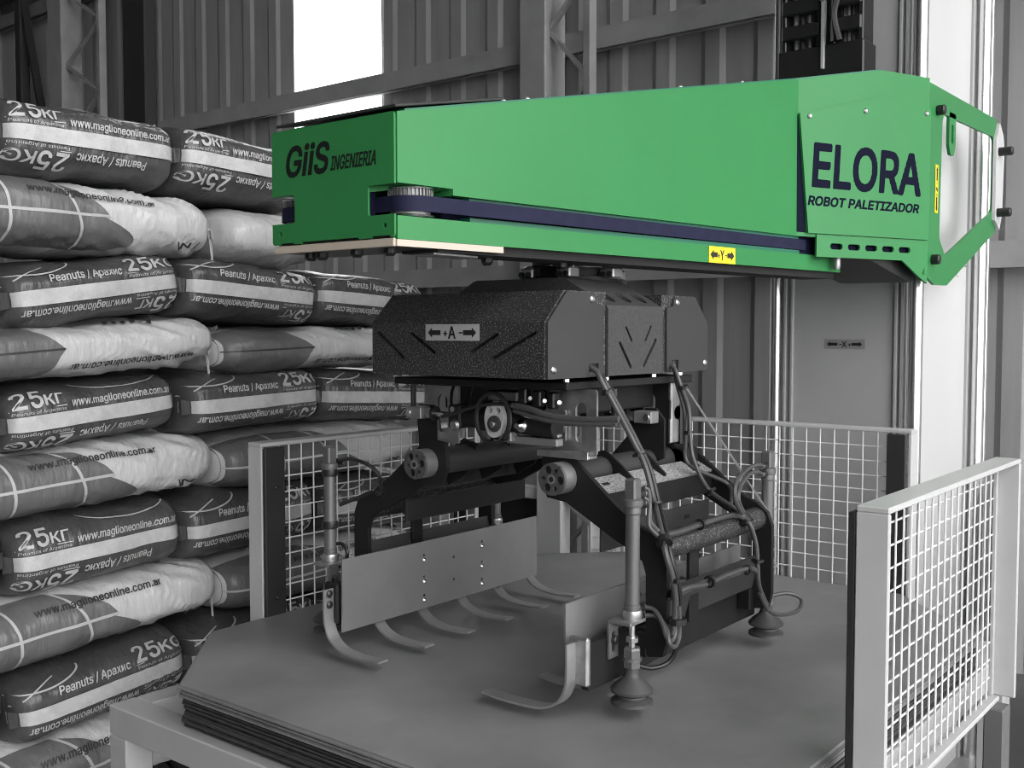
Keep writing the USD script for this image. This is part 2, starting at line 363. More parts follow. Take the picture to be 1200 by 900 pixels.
def half_b():     # "Peanuts" in two scripts at the left, "25 KG" at the right
    return [place_text('Peanuts / Арахис', -0.125, 0.052, 0.031, 0.0185, 0.15), place_text('25', 0.066, 0.135, 0.036, 0.046, 0.1), place_text('KG', 0.140, 0.205, 0.039, 0.030, 0.1),
            poly2(sbox(0.068, 0.0305, 0.205, 0.0325)), place_text('Peanuts of Argentina', 0.07, 0.203, 0.0215, 0.0068, 0.15, False)]
def arcs_b():
    c = affinity.scale(Point(-0.15, 0.10).buffer(0.05, quad_segs=20), 1.9, 0.95).boundary.buffer(0.0022)
    l = LineString([(-0.215, 0.034), (-0.12, 0.085)]).buffer(0.0018)
    return [poly2(c.union(l).intersection(sbox(-0.217, 0.02, 0.2, 0.10)), 0.02)]
def arcs_a():
    c = affinity.scale(Point(0.07, 0.118).buffer(0.05, quad_segs=20), 2.4, 1.05).boundary.buffer(0.002)
    return [poly2(c.intersection(sbox(-0.2, 0.02, 0.2, 0.105)), 0.02)]
def turned(items):
    return [(-v, f) for v, f in items]
def place(m, T):
    m = m.copy(); m.apply_transform(T); return m
def dark_bag(xc, zc, rot, style, label, seed, W=0.452, H=0.172, yf=2.27, D=0.70, ear=False):
    B = Bag(W, H, D, seed, n=4.0, pz=11.0, crease=0.009, py=14)
    T = trimesh.transformations.rotation_matrix(-rot, (0, 1, 0)); T[:3, 3] = (xc, yf + D / 2, zc)
    t = thing('peanut_sack', label, 'sack', base=(xc, yf + D / 2, zc - H / 2), group='dark peanut sacks lying end-on in the stack')
    body = part(t, 'body', place(B.mesh(), T), M_BAGD, smooth=True)
    part(t, 'seam_tape', place(B.wrap(poly2(sbox(-W * 0.488, -0.0165, W * 0.492, 0.0165), 0.012), 0.0048), T), M_TAPE, smooth=True, label='pale sewn closing tape')
    up_, dn = (half_a() + arcs_a(), half_b()) if style == 'A' else (half_b() + arcs_b(), half_a())
    part(t, 'printing', place(B.wrap(join2(up_ + turned(dn)), 0.0036), T), M_PRINTW, smooth=True, label='white printed lettering')
    # folded corner flaps at both ends of the sewn edge
    for s in (-1, 1):
        xx = s * W * 0.47
        q = B.at(np.array([xx]), np.array([0.0]))[0]
        fl = hull([q + (0, -0.004, -0.017), q + (0, -0.004, 0.017), q + (s * 0.014, 0.012, -0.020), q + (s * 0.014, 0.012, 0.020), q + (-s * 0.01, 0.02, 0.0)])
        part(t, 'corner_fold', place(fl, T), M_BAGD)
    return t
def white_bag(xc, zc, rot, style, label, seed, W=0.73, H=0.165, yf=2.275, D=0.46, bow=0.0):
    B = Bag(W, H, D, seed, n=2.8, pz=6.0, crease=0.017, bow=bow)
    T = trimesh.transformations.rotation_matrix(-rot, (0, 1, 0)); T[:3, 3] = (xc, yf + D / 2, zc)
    t = thing('peanut_sack', label, 'sack', base=(xc, yf + D / 2, zc - H / 2), group='pale peanut sacks lying lengthwise in the stack')
    part(t, 'body', place(B.mesh(150, 72), T), M_BAGW, smooth=True)
    L = -W / 2
    def arc(x0, x1, k):  # bent line across the front
        return LineString([(x0 + (x1 - x0) * i / 12 + k * math.sin(math.pi * i / 12), -0.105 + 0.21 * i / 12) for i in range(13)])
    if style == 'L':
        pan = Polygon([(L * 0.97, -0.115)] + [(0.02 + 0.09 * math.sin(math.pi * i / 14) + 0.02 * i / 14, -0.115 + 0.115 * i / 14) for i in range(15)] + [(0.055, 0.0), (0.03, 0.03), (-0.03, 0.075), (-0.10, 0.11), (L * 0.97, 0.112)]).buffer(0)
        ln = LineString([(L * 0.96, -0.004), (0.10, 0.004)]).buffer(0.0032).union(arc(-0.19, -0.215, 0.018).buffer(0.0035)).union(arc(-0.02, -0.09, 0.03).buffer(0.0035)).intersection(pan)
        part(t, 'printed_panel', place(B.wrap(poly2(pan, 0.009), 0.0030), T), M_PANEL, smooth=True, label='grey printed panel')
        part(t, 'panel_lines', place(B.wrap(poly2(ln, 0.009), 0.0042), T), M_PRINTW, smooth=True)
        tx = join2([place_text(URL, -0.145, 0.175, 0.042, 0.019, 0.12)])
        part(t, 'printing', place(B.wrap(tx, 0.0055), T), M_PRINTD, smooth=True, label='dark printed web address')
        br = [shift2(place_text('N', 0, 0.035, 0, 0.016, 0.1), 0.285, -0.045, True), poly2(LineString([(0.295, -0.065), (0.305, -0.042)]).buffer(0.0015)), poly2(LineString([(0.235, -0.042), (0.245, -0.065)]).buffer(0.0015))]
        part(t, 'stamp', place(B.wrap(join2(br), 0.0055), T), M_PRINTD, smooth=True)
    else:
        pan = Polygon([(L * 0.97, -0.115), (-0.14, -0.115), (-0.085, -0.01), (-0.07, 0.006), (-0.13, 0.06), (-0.15, 0.105), (L * 0.97, 0.11)])
        ln = LineString([(L * 0.96, 0.002), (-0.06, 0.006)]).buffer(0.0022).intersection(pan)
        part(t, 'printed_panel', place(B.wrap(poly2(pan, 0.009), 0.0030), T), M_PANEL, smooth=True, label='grey printed panel')
        part(t, 'panel_lines', place(B.wrap(poly2(ln, 0.009), 0.0042), T), M_PRINTD, smooth=True)
        part(t, 'printing', place(B.wrap(join2([shift2(place_text(URL, 0, 0.33, 0, 0.0185, 0.12), 0.27, -0.03, True)]), 0.0055), T), M_PRINTD, smooth=True, label='dark printed web address')
        st = [poly2(Polygon([(0.05 + 0.024 * i, 0.078), (0.062 + 0.024 * i, 0.078), (0.068 + 0.024 * i, 0.098), (0.056 + 0.024 * i, 0.098)])) for i in range(6)]
        part(t, 'stamp', place(B.wrap(join2(st), 0.0055), T), M_PRINTD, smooth=True)
    return t, B, T
def tied_ear(t, p, s, seed, strings=2):
    """gathered corner of a sack with its string."""
    r = np.random.default_rng(seed); pts = []
    p = np.asarray(p, float); ms = []
    for k in range(5):
        a = r.uniform(-0.6, 0.6); L = r.uniform(0.05, 0.085)
        ms.append(hull([p + (0, -0.01 * k, 0.012), p + (0, -0.01 * k - 0.006, -0.012), p + (s * L, -0.02 + 0.01 * k, L * a + 0.022), p + (s * L, -0.03 + 0.01 * k, L * a - 0.02), p + (s * 0.03, 0.03, L * a)]))
    part(t, 'gathered_ear', cat(ms), M_BAGW, smooth=50)
    for k in range(strings):
        q = p + np.array([s * 0.004 * k, -0.03, 0.0])
        part(t, 'string', tube([q + (0, 0.02, 0.02), q, q + (0.006 * s, -0.004, -0.05), q + (0.016 * s, 0.006, -0.10 - 0.04 * k)], 0.0016, 5), M_STRING)

pal = thing('wooden_pallet', 'wooden pallet under the sack stack', 'pallet', base=(1.55, 2.65, 0))
for i in range(7):
    part(pal, 'deck_board', bx((0.62, 2.26 + i * 0.112, 0.12), (2.5, 2.26 + i * 0.112 + 0.09, 0.142), 0.003), M_WOOD)
for x in (0.70, 1.55, 2.40):
    part(pal, 'runner', bx((x - 0.05, 2.26, 0.0), (x + 0.05, 3.02, 0.12), 0.004), M_WOOD)
ORD = ['top', 'second', 'third', 'fourth', 'fifth', 'sixth', 'seventh', 'eighth', 'ninth', 'tenth', 'lowest']
ZB = [1.972, 1.797, 1.632, 1.472, 1.345, 1.184, 1.030, 0.857, 0.700, 0.528, 0.350, 0.142]   # layer boundaries, top to bottom
XD = [(0.655, 1.100), (1.108, 1.552), (1.562, 2.000), (2.005, 2.455)]
COLN = ['cut by the left edge', 'leftmost full column', 'middle column', 'right-hand column']
ROT1 = {0: 0.0, 2: 0.14, 4: 0.088, 6: 0.05, 8: 0.10, 10: 0.05}
ROT2 = {0: -0.045, 2: -0.064, 4: 0.035, 6: 0.04, 8: 0.05, 10: 0.0}
STY = {0: ('A', 'A'), 2: ('B', 'B'), 4: ('A', 'B'), 6: ('A', 'B'), 8: ('B', 'B'), 10: ('A', 'A')}
for k in range(11):
    z1, z0 = ZB[k], ZB[k + 1]; zc, H = (z0 + z1) / 2, (z1 - z0) * 1.075
    if k % 2 == 0:
        for c in range(4):
            if c == 3 and k == 0: continue
            x0, x1 = XD[c]; W = x1 - x0 + 0.004
            rot = {0: 0.02, 1: ROT1[k], 2: ROT2[k], 3: -0.05}[c]
            st = STY[k][0] if c <= 1 else STY[k][1]
            dz = {0: 0.0, 1: 0.0, 2: -0.004 * (k == 0), 3: -0.012}[c] - 0.006 * (abs(rot) > 0.08)
            dark_bag((x0 + x1) / 2, zc + dz, rot, st, f'dark printed peanut sack end-on, {ORD[k]} layer of the stack, {COLN[c]}', 100 + k * 7 + c, W=W, H=H * (0.97 if abs(rot) < 0.08 else 0.90), yf=2.27 + 0.012 * ((k + c) % 3))
    else:
        st = 'R' if k == 3 else 'L'
        r1 = {1: -0.015, 3: 0.06, 5: 0.045, 7: 0.055, 9: 0.07}[k]
        white_bag(1.302, zc, r1, st, f'pale woven peanut sack lying lengthwise, {ORD[k]} layer of the stack, left half', 300 + k, H=H * 0.99, yf=2.262 + 0.01 * (k % 3), W=0.72 + 0.014 * (k in (5, 7)))
        if k == 1:
            w2, xc2 = 0.345, 1.865
        else:
            w2, xc2 = 0.735, 2.045
        t, B, T = white_bag(xc2, zc - 0.008, -0.01 if k == 1 else 0.02, 'R' if k in (1, 3) else 'L', f'pale woven peanut sack lying lengthwise, {ORD[k]} layer of the stack, right half', 400 + k, W=w2, H=H * 0.97, yf=2.285) if k != 1 else (None, None, None)
        if k == 1:
            B = Bag(w2, H * 1.0, 0.6, 77, n=2.6, pz=3.6, crease=0.018)
            T = np.eye(4); T[:3, 3] = (xc2, 2.585, zc - 0.012)
            t = thing('peanut_sack', 'short pale woven peanut sack with tied ear, below the green nose plate', 'sack', base=(xc2, 2.585, zc - H / 2))
            part(t, 'body', place(B.mesh(), T), M_BAGW, smooth=True)
        if k in (1, 3, 7):
            tied_ear(t, (xc2 - w2 / 2 - 0.005, 2.40, zc - 0.01), 1, 50 + k)

# ================================================================== TABLE AND SHEETS
tb = thing('sheet_table', 'light grey square-tube steel table carrying the sheet stack', 'table', base=(2.0, 1.33, 0))
TX0, TX1, TY0, TY1, TZ, TW = 1.168, 2.785, 0.645, 2.005, 0.675, 0.062
part(tb, 'front_rail', bx((TX0, TY0, TZ - TW), (TX0 + TW, TY1, TZ), 0.003), M_TABLE)
part(tb, 'rear_rail', bx((TX1 - TW, TY0, TZ - TW), (TX1, TY1, TZ), 0.003), M_TABLE)
for y in (TY0, TY1 - TW):
    part(tb, 'side_rail', bx((TX0 + TW, y, TZ - TW), (TX1 - TW, y + TW, TZ), 0.003), M_TABLE)
for x in (1.55, 1.95, 2.35):
    part(tb, 'cross_rail', bx((x, TY0 + TW, TZ - 0.05), (x + 0.06, TY1 - TW, TZ), 0.003), M_TABLE)
for x in (TX0, TX1 - TW):
    for y in (TY0, TY1 - TW):
        part(tb, 'leg', bx((x, y, 0.0), (x + TW, y + TW, TZ - TW), 0.003), M_TABLE)
def sheet_outline(dx=0.0, dy=0.0, s=0.0):
    x0, x1, y0, y1 = 1.190 + dx - s, 2.795 + dx + s, 0.655 + dy - s, 2.040 + dy + s; c = 0.262
    return Polygon([(x0, y0 + c), (x0 + c, y0), (x1 - c, y0), (x1, y0 + c), (x1, y1 - c), (x1 - c, y1), (x0 + c, y1), (x0, y1 - c)])
def wavy(poly, z0, th, amp, seed):
    v, f = poly2(poly, 0.11); w = meshkit.noise(np.stack([v[:, 0] * 3.1, v[:, 1] * 3.1, np.full(len(v), seed * 1.7)], -1), seed)
    e = np.array([poly.exterior.distance(Point(p)) for p in v]); k = np.clip(1 - e / 0.25, 0, 1)
    m = flat((v, f), (0, 0, z0), (1, 0, 0), (0, 1, 0), th); vv = np.array(m.vertices); vv[:, 2] += np.tile(w * k * amp, 2)
    return trimesh.Trimesh(vv, m.faces, process=False)
lay = [sheet_outline(rng.uniform(-.006, .006), rng.uniform(-.006, .006), -0.004) for _ in range(16)]
z = TZ; ms = []
for i, o in enumerate(lay):
    h = 0.0034; ms.append(prism(o, 'z', z, z + h)); z += h + 0.0005
single('slip_sheet_ream', cat(ms), M_CARDE, 'dark pressed lower part of the stack of grey slip sheets on the table', 'sheet stack', kind='stuff', smooth=False)
ZS = z
NS = 6; STEP = (0.757 - ZS) / NS
for i in range(NS):
    o = sheet_outline(rng.uniform(-.009, .004), rng.uniform(-.006, .006), 0.0)
    if i == NS - 1: o = sheet_outline(0.0, 0.004, 0.0)
    nm = ['sixth', 'fifth', 'fourth', 'third', 'second', 'topmost'][i]
    single('slip_sheet', wavy(o, ZS + i * STEP, 0.0035, STEP * 0.42, 3), M_CARD, f'grey board slip sheet with cut corners, {nm} of the stack on the table', 'sheet', smooth=False)

# ================================================================== GUARD FENCES
def wires(t, axis, u0, u1, z0, z1, c, du=0.04, r=0.0019):
    n = int(round((u1 - u0) / du)); mz = int(round((z1 - z0) / du))
    P = (lambda u, z, k: (u, c + k, z)) if axis == 'x' else (lambda u, z, k: (c + k, u, z))
    for i in range(1, n):
        u = u0 + (u1 - u0) * i / n
        part(t, 'wire', cyl(P(u, z0, 0), P(u, z1, 0), r, 6), M_WIRE)
    for j in range(1, mz):
        zz = z0 + (z1 - z0) * j / mz
        part(t, 'wire', cyl(P(u0, zz, 2 * r), P(u1, zz, 2 * r), r, 6), M_WIRE)
def side_fence(name, label, yin, s, x0, x1):
    """frame of flat bars from yin outwards (s = +-1), wire mesh on the inner side."""
    t = thing(name, label, 'guard fence', base=((x0 + x1) / 2, yin, 0))
    w, th, z0, z1 = 0.052 * s, 0.010, 0.655, 1.180
    part(t, 'top_rail', bx((x0, yin, z1 - th), (x1, yin + w, z1), 0.002), M_FENCE)
    part(t, 'bottom_rail', bx((x0, yin, z0), (x1 - th, yin + 0.022 * s, z0 + th), 0.002), M_FENCE)
    part(t, 'near_post', bx((x0, yin, z0 + th), (x0 + th, yin + w, z1 - th), 0.002), M_FENCE)
    part(t, 'far_post', bx((x1 - th, yin, z0 + th), (x1, yin + w, z1 - th), 0.002), M_FENCE)
    part(t, 'black_strip', bx((x0 + 0.002, yin - 0.013 * s, z0), (x0 + 0.062, yin - 0.001 * s, z1 - 0.012), 0.002), M_STRIP, label='black edge strip')
    for zz in (0.80, 1.07):
        part(t, 'bolt', lathe([(0.006, 0), (0.006, 0.003), (0.003, 0.005)], (x0 + 0.034, yin - 0.013 * s, zz), (0, -s, 0), 8), M_BLACK)
    part(t, 'mesh_edge', bx((x1 - 0.022, yin + 0.002 * s, z0 + th), (x1 - th, yin + 0.010 * s, z1 - th), 0.001), M_FENCE)
    wires(t, 'x', x0 + 0.05, x1 - 0.016, z0 + th, z1 - th, yin + 0.006 * s)
    part(t, 'support_leg', bx((x1 - 0.075, yin + 0.006 * s, 0.0), (x1 - 0.02, yin + w * 0.9, z0), 0.003), M_LEG)
    part(t, 'support_leg', bx((x0 + 0.09, yin + 0.006 * s, 0.0), (x0 + 0.145, yin + w * 0.9, z0), 0.003), M_LEG)
    return t
side_fence('guard_fence', 'light grey mesh guard panel on the right in the foreground', 0.601, -1, 1.610, 2.42)
side_fence('guard_fence', 'light grey mesh guard panel on the left in front of the sacks', 2.054, 1, 1.605, 2.42)
t = thing('guard_fence', 'light grey mesh guard panel behind the gripper in front of the column', 'guard fence', base=(2.83, 1.32, 0))
yr0, yr1 = 0.905, 1.93
part(t, 'top_rail', bx((2.815, yr0, 1.180), (2.867, yr1, 1.190), 0.002), M_FENCE)
part(t, 'bottom_rail', bx((2.815, yr0, 0.655), (2.867, yr1, 0.665), 0.002), M_FENCE)
part(t, 'post', bx((2.815, yr0, 0.665), (2.867, yr0 + 0.01, 1.180), 0.002), M_FENCE)
part(t, 'post', bx((2.815, yr1 - 0.01, 0.665), (2.867, yr1, 1.180), 0.002), M_FENCE)
part(t, 'black_strip', bx((2.803, yr0 + 0.012, 0.665), (2.813, yr0 + 0.062, 1.178), 0.002), M_STRIP, label='black edge strip')
wires(t, 'y', yr0 + 0.012, yr1 - 0.012, 0.665, 1.180, 2.822)
for y in (yr0 + 0.10, yr1 - 0.10):
    part(t, 'support_leg', bx((2.822, y - 0.025, 0.0), (2.86, y + 0.025, 0.655), 0.003), M_TABLE)

bn = thing('steel_bench', 'pale steel bench frame behind the sheet stack', 'bench', base=(3.2, 2.4, 0))
part(bn, 'leg', bx((3.00, 2.175, 0), (3.06, 2.285, 1.005), 0.004), M_WHITE)
part(bn, 'leg', bx((3.00, 2.75, 0), (3.06, 2.83, 1.005), 0.004), M_TABLE)
part(bn, 'crossbar', bx((3.01, 2.285, 0.845), (3.05, 2.75, 0.89), 0.004), M_WHITE)
part(bn, 'brace', bar((3.03, 2.19, 0.88), (3.03, 1.97, 0.72), 0.03, 0.03), M_FENCE)
part(bn, 'brace', bar((3.03, 1.97, 0.72), (3.03, 1.97, 0.0), 0.03, 0.03, (1, 0, 0)), M_FENCE)
part(bn, 'panel', bx((3.065, 2.30, 0.25), (3.08, 2.74, 0.84), 0.003), M_PLATE)
rb = thing('work_bench', 'grey steel bench with a pale top beyond the right guard panel', 'bench', base=(3.4, 0.3, 0))
part(rb, 'bench_top', bx((2.9, -0.5, 0.86), (4.0, 0.52, 0.94), 0.005), M_FENCE)
for x in (2.95, 3.90):
    for y in (-0.45, 0.42):
        part(rb, 'leg', bx((x, y, 0), (x + 0.06, y + 0.06, 0.86), 0.003), M_TABLE)
part(rb, 'side_panel', bx((2.93, 0.48, 0.3), (3.98, 0.50, 0.86), 0.003), M_TABLE)

# ================================================================== ROBOT COLUMN
co = thing('robot_column', 'tall grey robot column with polished vertical guide rails and a pale side face', 'robot column', base=(3.4, 1.2, 0))
CX0, CX1, CY0, CY1 = 3.085, 3.80, 1.012, 1.40
part(co, 'body', bx((CX0, CY0 + 0.004, 0), (CX1 - 0.02, CY1, 4.6), 0.004), M_COL)
part(co, 'side_panel', bx((CX0 + 0.075, CY0, 0), (CX1 - 0.14, CY0 + 0.004, 1.66)), M_COLW, label='pale lower side panel')
part(co, 'side_panel', bx((CX0 + 0.075, CY0, 1.665), (CX1 - 0.14, CY0 + 0.004, 4.6)), M_COLW, label='pale upper side panel')
for zz in (1.63, 1.70, 2.6):
    part(co, 'screw', lathe([(0.006, 0), (0.006, 0.003), (0.003, 0.005)], (3.56, CY0, zz), (0, -1, 0), 10), M_CHROME)
for (x, y, r) in ((3.075, 0.985, 0.021), (3.07, 1.405, 0.015), (3.70, 0.982, 0.024), (3.80, 0.99, 0.014)):
    part(co, 'guide_rail', cyl((x, y, 0.0), (x, y, 4.6), r, 24), M_CHROME, label='polished steel guide rail')
for (y0, y1) in ((1.018, 1.028), (1.036, 1.046), (1.352, 1.362), (1.374, 1.384)):
    part(co, 'rib', bx((CX0 - 0.012, y0, 0), (CX0, y1, 4.6), 0.002), M_COL)
part(co, 'rib', bx((3.66, CY0 - 0.01, 0), (3.675, CY0 + 0.004, 4.6), 0.002), M_COL)
part(co, 'base_plate', bx((2.98, 0.93, 0), (3.88, 1.48, 0.02), 0.004), M_COL)
st = part(co, 'sticker', flat(poly2(sbox(0, 0, 0.123, 0.029)), (CX0 - 0.0005, 1.256, 1.3965), (0, -1, 0), (0, 0, 1)), M_STK2, smooth=False, label='grey sticker reading arrow -X+ arrow')
tx = [shift2(arrow2(0.032, 0.0, 0.016), 0.008, 0.0145), shift2(arrow2(0.0, 0.032, 0.016), 0.083, 0.0145), shift2(text2('-', 0.014, 1.2, 0, True), 0.042, 0.008), shift2(text2('X', 0.0165, 1.0, 0, True), 0.053, 0.006), shift2(text2('+', 0.012, 1.0, 0, True), 0.071, 0.008)]
part(st, 'sticker_marks', flat(join2(tx), (CX0 - 0.0012, 1.256, 1.3965), (0, -1, 0), (0, 0, 1)), M_BLACK, smooth=False)

ch = thing('cable_chain', 'black plastic cable chain hanging on the column above the arm', 'cable chain', base=(3.03, 1.28, 2.2))
for lane, (y0, y1) in enumerate(((1.235, 1.358), (1.112, 1.210))):
    part(ch, 'side_strip', bx((2.975, y1 - 0.016, 2.14), (3.055, y1, 4.2), 0.003), M_BLACK)
    part(ch, 'side_strip', bx((2.975, y0, 2.14), (3.055, y0 + 0.016, 4.2), 0.003), M_BLACK)
    for k in range(26):
        part(ch, 'link', bx((2.968, y0 + 0.004, 2.30 + k * 0.072), (2.985, y1 - 0.004, 2.30 + k * 0.072 + 0.042), 0.004), M_BLACK)
    for q in range(4):
        yy = y0 + 0.03 + q * (y1 - y0 - 0.06) / 3
        part(ch, 'cable', tube([(3.02, yy, 2.2), (3.015, yy + 0.004, 2.7), (3.02, yy - 0.004, 3.3), (3.02, yy, 4.2)], 0.009, 8), M_HOSE if (q + lane) % 2 == 0 else M_ALU)
part(ch, 'end_plate', bx((2.962, 1.105, 2.115), (3.06, 1.362, 2.27), 0.004), M_BLACK)
part(ch, 'divider', bx((2.955, 1.218, 2.2), (2.972, 1.229, 4.2), 0.002), M_STEEL)
for k in range(8):
    part(ch, 'rivet', lathe([(0.010, 0), (0.010, 0.002), (0.006, 0.004)], (2.955, 1.224, 2.40 + k * 0.12), (-1, 0, 0), 10), M_ALU)
for k in range(2):
    part(ch, 'loose_cable', tube([(2.955, 1.195 - 0.02 * k, 2.272), (2.950, 1.19, 2.35), (2.948, 1.175 + 0.01 * k, 2.5), (2.95, 1.19 - 0.03 * k, 3.2)], 0.011, 8), M_BLACK)

# ================================================================== ROBOT ARM
YA = 1.3765
NX, EX, HN, HE = 1.230, 2.44, 0.1535, 0.309                 # nose and end of the tapering arm: x, half widths
FX, FY = 2.86, 0.891                                         # flare ends at the carriage plate
ar = thing('robot_arm', 'bright green tapering robot arm with a navy toothed belt along its side', 'robot arm', base=(2.0, YA, 1.6))
def side_y(x):                                               # y of the near side at x
    return YA - (HN + (HE - HN) * (x - NX) / (EX - NX)) if x <= EX else (YA - HE) + (FY - (YA - HE)) * (x - EX) / (FX - EX)
def top_z(x):
    return min(1.804 + 0.2066 * (x - NX), 2.108)
def loft(xs, inset, zlo, zhi, ytop=None):
    """solid through cross-sections at xs, symmetric about YA, from zlo to zhi(x)."""
    vs, fs = [], []
    for x in xs:
        yn, yl = side_y(x) + inset, YA + HN - inset          # the far side runs straight
        for yy, zz in ((yn, zlo(x)), (yl, zlo(x)), (yl, zhi(x)), (yn, zhi(x))):
            vs.append((x, yy, zz))
    n = len(xs)
    for k in range(n - 1):
        for i in range(4):
            a, b = 4 * k + i, 4 * k + (i + 1) % 4
            fs += [[a, a + 4, b + 4], [a, b + 4, b]]
    fs += [[0, 1, 2], [0, 2, 3]]; e = 4 * (n - 1); fs += [[e, e + 2, e + 1], [e, e + 3, e + 2]]
    return trimesh.Trimesh(vs, fs, process=False)
XB = (2.108 - 1.804) / 0.2066 + NX
def pulley_cut(m):
    c = m3.Manifold.batch_boolean([man(m)] + [man(bx((NX - 0.01, s0, 1.636), (1.352, s1, 1.691))) for s0, s1 in ((1.1, 1.292), (1.461, 1.65))], m3.OpType.Subtract)
    return tri(c)
upper = loft([NX + 0.004, EX, XB, FX], 0.0, lambda x: 1.680, top_z)
upper = pulley_cut(upper)
part(ar, 'upper_shell', upper, M_GREEN, smooth=False)
part(ar, 'top_edge', loft([NX + 0.03, EX, XB, FX], 0.012, lambda x: top_z(x) - 0.001, lambda x: top_z(x) + 0.004), M_GREEN2, smooth=False)
part(ar, 'top_plate', bx((NX + 0.006, YA - 0.150, top_z(1.26)+0.001), (NX + 0.29, YA + 0.150, top_z(1.26) + 0.006), 0.001).apply_transform(trimesh.transformations.rotation_matrix(-math.atan(0.2066), (0, 1, 0), (NX, YA, 1.806))), M_PLATE)
def near_strip(x0, x1, off, w, z0, z1):
    line = lambda x: YA - (HN + (HE - HN) * (x - NX) / (EX - NX))
    return hull([(x, line(x) + o, z_) for x in (x0, x1) for o in (off, off + w) for z_ in (z0, z1)])
low = near_strip(NX + 0.004, EX + 0.21, 0.0, 0.05, 1.600, 1.638)
part(ar, 'lower_rail', low, M_GREEN, smooth=False)
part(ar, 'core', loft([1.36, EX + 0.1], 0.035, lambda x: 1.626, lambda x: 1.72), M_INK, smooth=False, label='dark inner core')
part(ar, 'belt_guide', loft([1.40, EX + 0.02], 0.012, lambda x: 1.674, lambda x: 1.681), M_GREEN2, smooth=False)
part(ar, 'belt_guide', loft([1.40, EX + 0.02], 0.010, lambda x: 1.6375, lambda x: 1.6465), M_GREEN2, smooth=False)
# nose plate with notches for the pulleys
npoly = Polygon([(YA - HN, 1.603), (YA + HN, 1.603), (YA + HN, 1.804), (YA - HN, 1.804)]).buffer(-0.006).buffer(0.006)
for s in (-1, 1):
    a, b = YA + s * 0.0925, YA + s * 0.2
    npoly = npoly.difference(sbox(min(a, b), 1.640, max(a, b), 1.689).buffer(-0.005).buffer(0.005))
for y in (YA - HN + 0.022, YA + HN - 0.022):
    npoly = npoly.difference(Point(y, 1.622).buffer(0.0042))
for (a, b) in ((YA + 0.095, YA + HN - 0.02), (YA - 0.07, YA + 0.075), (YA - HN + 0.01, YA - 0.10)):
    npoly = npoly.difference(sbox(a, 1.6025, b, 1.606))
part(ar, 'nose_plate', prism(npoly, 'x', NX - 0.003, NX + 0.001), M_GREEN, smooth=False)
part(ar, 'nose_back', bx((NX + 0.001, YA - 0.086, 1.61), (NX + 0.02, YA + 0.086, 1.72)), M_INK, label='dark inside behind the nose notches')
part(ar, 'nose_seal', bx((NX - 0.001, YA - HN + 0.004, 1.588), (NX + 0.006, YA + HN - 0.004, 1.6015), 0.001), M_BEIGE)
# pulleys
for s in (-1, 1):
    cx, cy = 1.294, YA + s * (HN - 0.0375 + (0.009 if s < 0 else 0.028))
    pl = part(ar, 'pulley', lathe([(0.034, 0), (0.034, 0.046)], (cx, cy, 1.640), seg=32), M_ALU, label='toothed belt pulley')
    for zz in (1.6405, 1.6855):
        part(pl, 'flange', lathe([(0.040, 0), (0.041, 0.0015), (0.040, 0.003)], (cx, cy, zz), seg=36), M_CHROME)
    teeth = [bx((-0.0012, 0.034, 1.6730), (0.0012, 0.0385, 1.6855)) for _ in range(36)]
    tt = []
    for k, m in enumerate(teeth):
        m.apply_transform(trimesh.transformations.rotation_matrix(2 * math.pi * k / 36, (0, 0, 1))); m.apply_translation((cx, cy, 0)); tt.append(m)
    part(pl, 'teeth', cat(tt), M_ALU)
# belt: along both sides and round the pulleys
taper = math.atan((HE - HN) / (EX - NX))
def belt_path(s):
    cx, cy = 1.294, (HN - 0.0375 + (0.009 if s < 0 else 0.028)); r = 0.0395; p = [(EX + 0.05, s * (HE + 0.0063 - 0.006))] if s < 0 else [(EX + 0.05, HN + 0.030)]
    n0 = math.pi / 2 + (taper if s < 0 else 0.0)
    for k in range(15):
        a = n0 + (math.pi - n0 + 0.2) * k / 14
        p.append((cx + r * math.cos(a), s * (cy + r * math.sin(a))))
    return p
bp = belt_path(-1) + belt_path(1)[::-1]
bl = part(ar, 'belt', ribbon([(x, YA + y) for x, y in bp], 'z', 1.6480, 1.6735, 0.004), M_NAVY, smooth=False, label='navy toothed drive belt')
# underside
part(ar, 'nose_base', bx((NX + 0.002, YA - HN + 0.01, 1.589), (1.362, YA + HN - 0.01, 1.640), 0.002), M_BLACK)
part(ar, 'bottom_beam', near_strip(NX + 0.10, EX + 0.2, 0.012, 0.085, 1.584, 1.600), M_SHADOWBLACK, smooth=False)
part(ar, 'pale_strip', bar((NX + 0.004, side_y(NX) + 0.004, 1.594), (1.47, side_y(1.47) + 0.004, 1.594), 0.008, 0.011), M_BEIGE)
for o in (-0.04, 0.06):
    part(ar, 'under_rail', bx((1.40, YA + o, 1.612), (2.5, YA + o + 0.02, 1.626), 0.002), M_CHROME)
for (x, y) in ((1.27, YA + 0.10), (1.27, YA + 0.07), (1.26, YA - 0.03), (1.27, YA - 0.10), (1.50, YA - 0.12), (1.70, YA - 0.145)):
    part(ar, 'under_bolt', lathe([(0.011, 0), (0.011, 0.008), (0.007, 0.013)], (x, y, 1.589 if x < 1.4 else 1.584), (0, 0, -1), 12), M_BLACK)
part(ar, 'under_tray', bx((1.335, 1.235, 1.580), (1.45, 1.285, 1.585), 0.001), M_GALV)
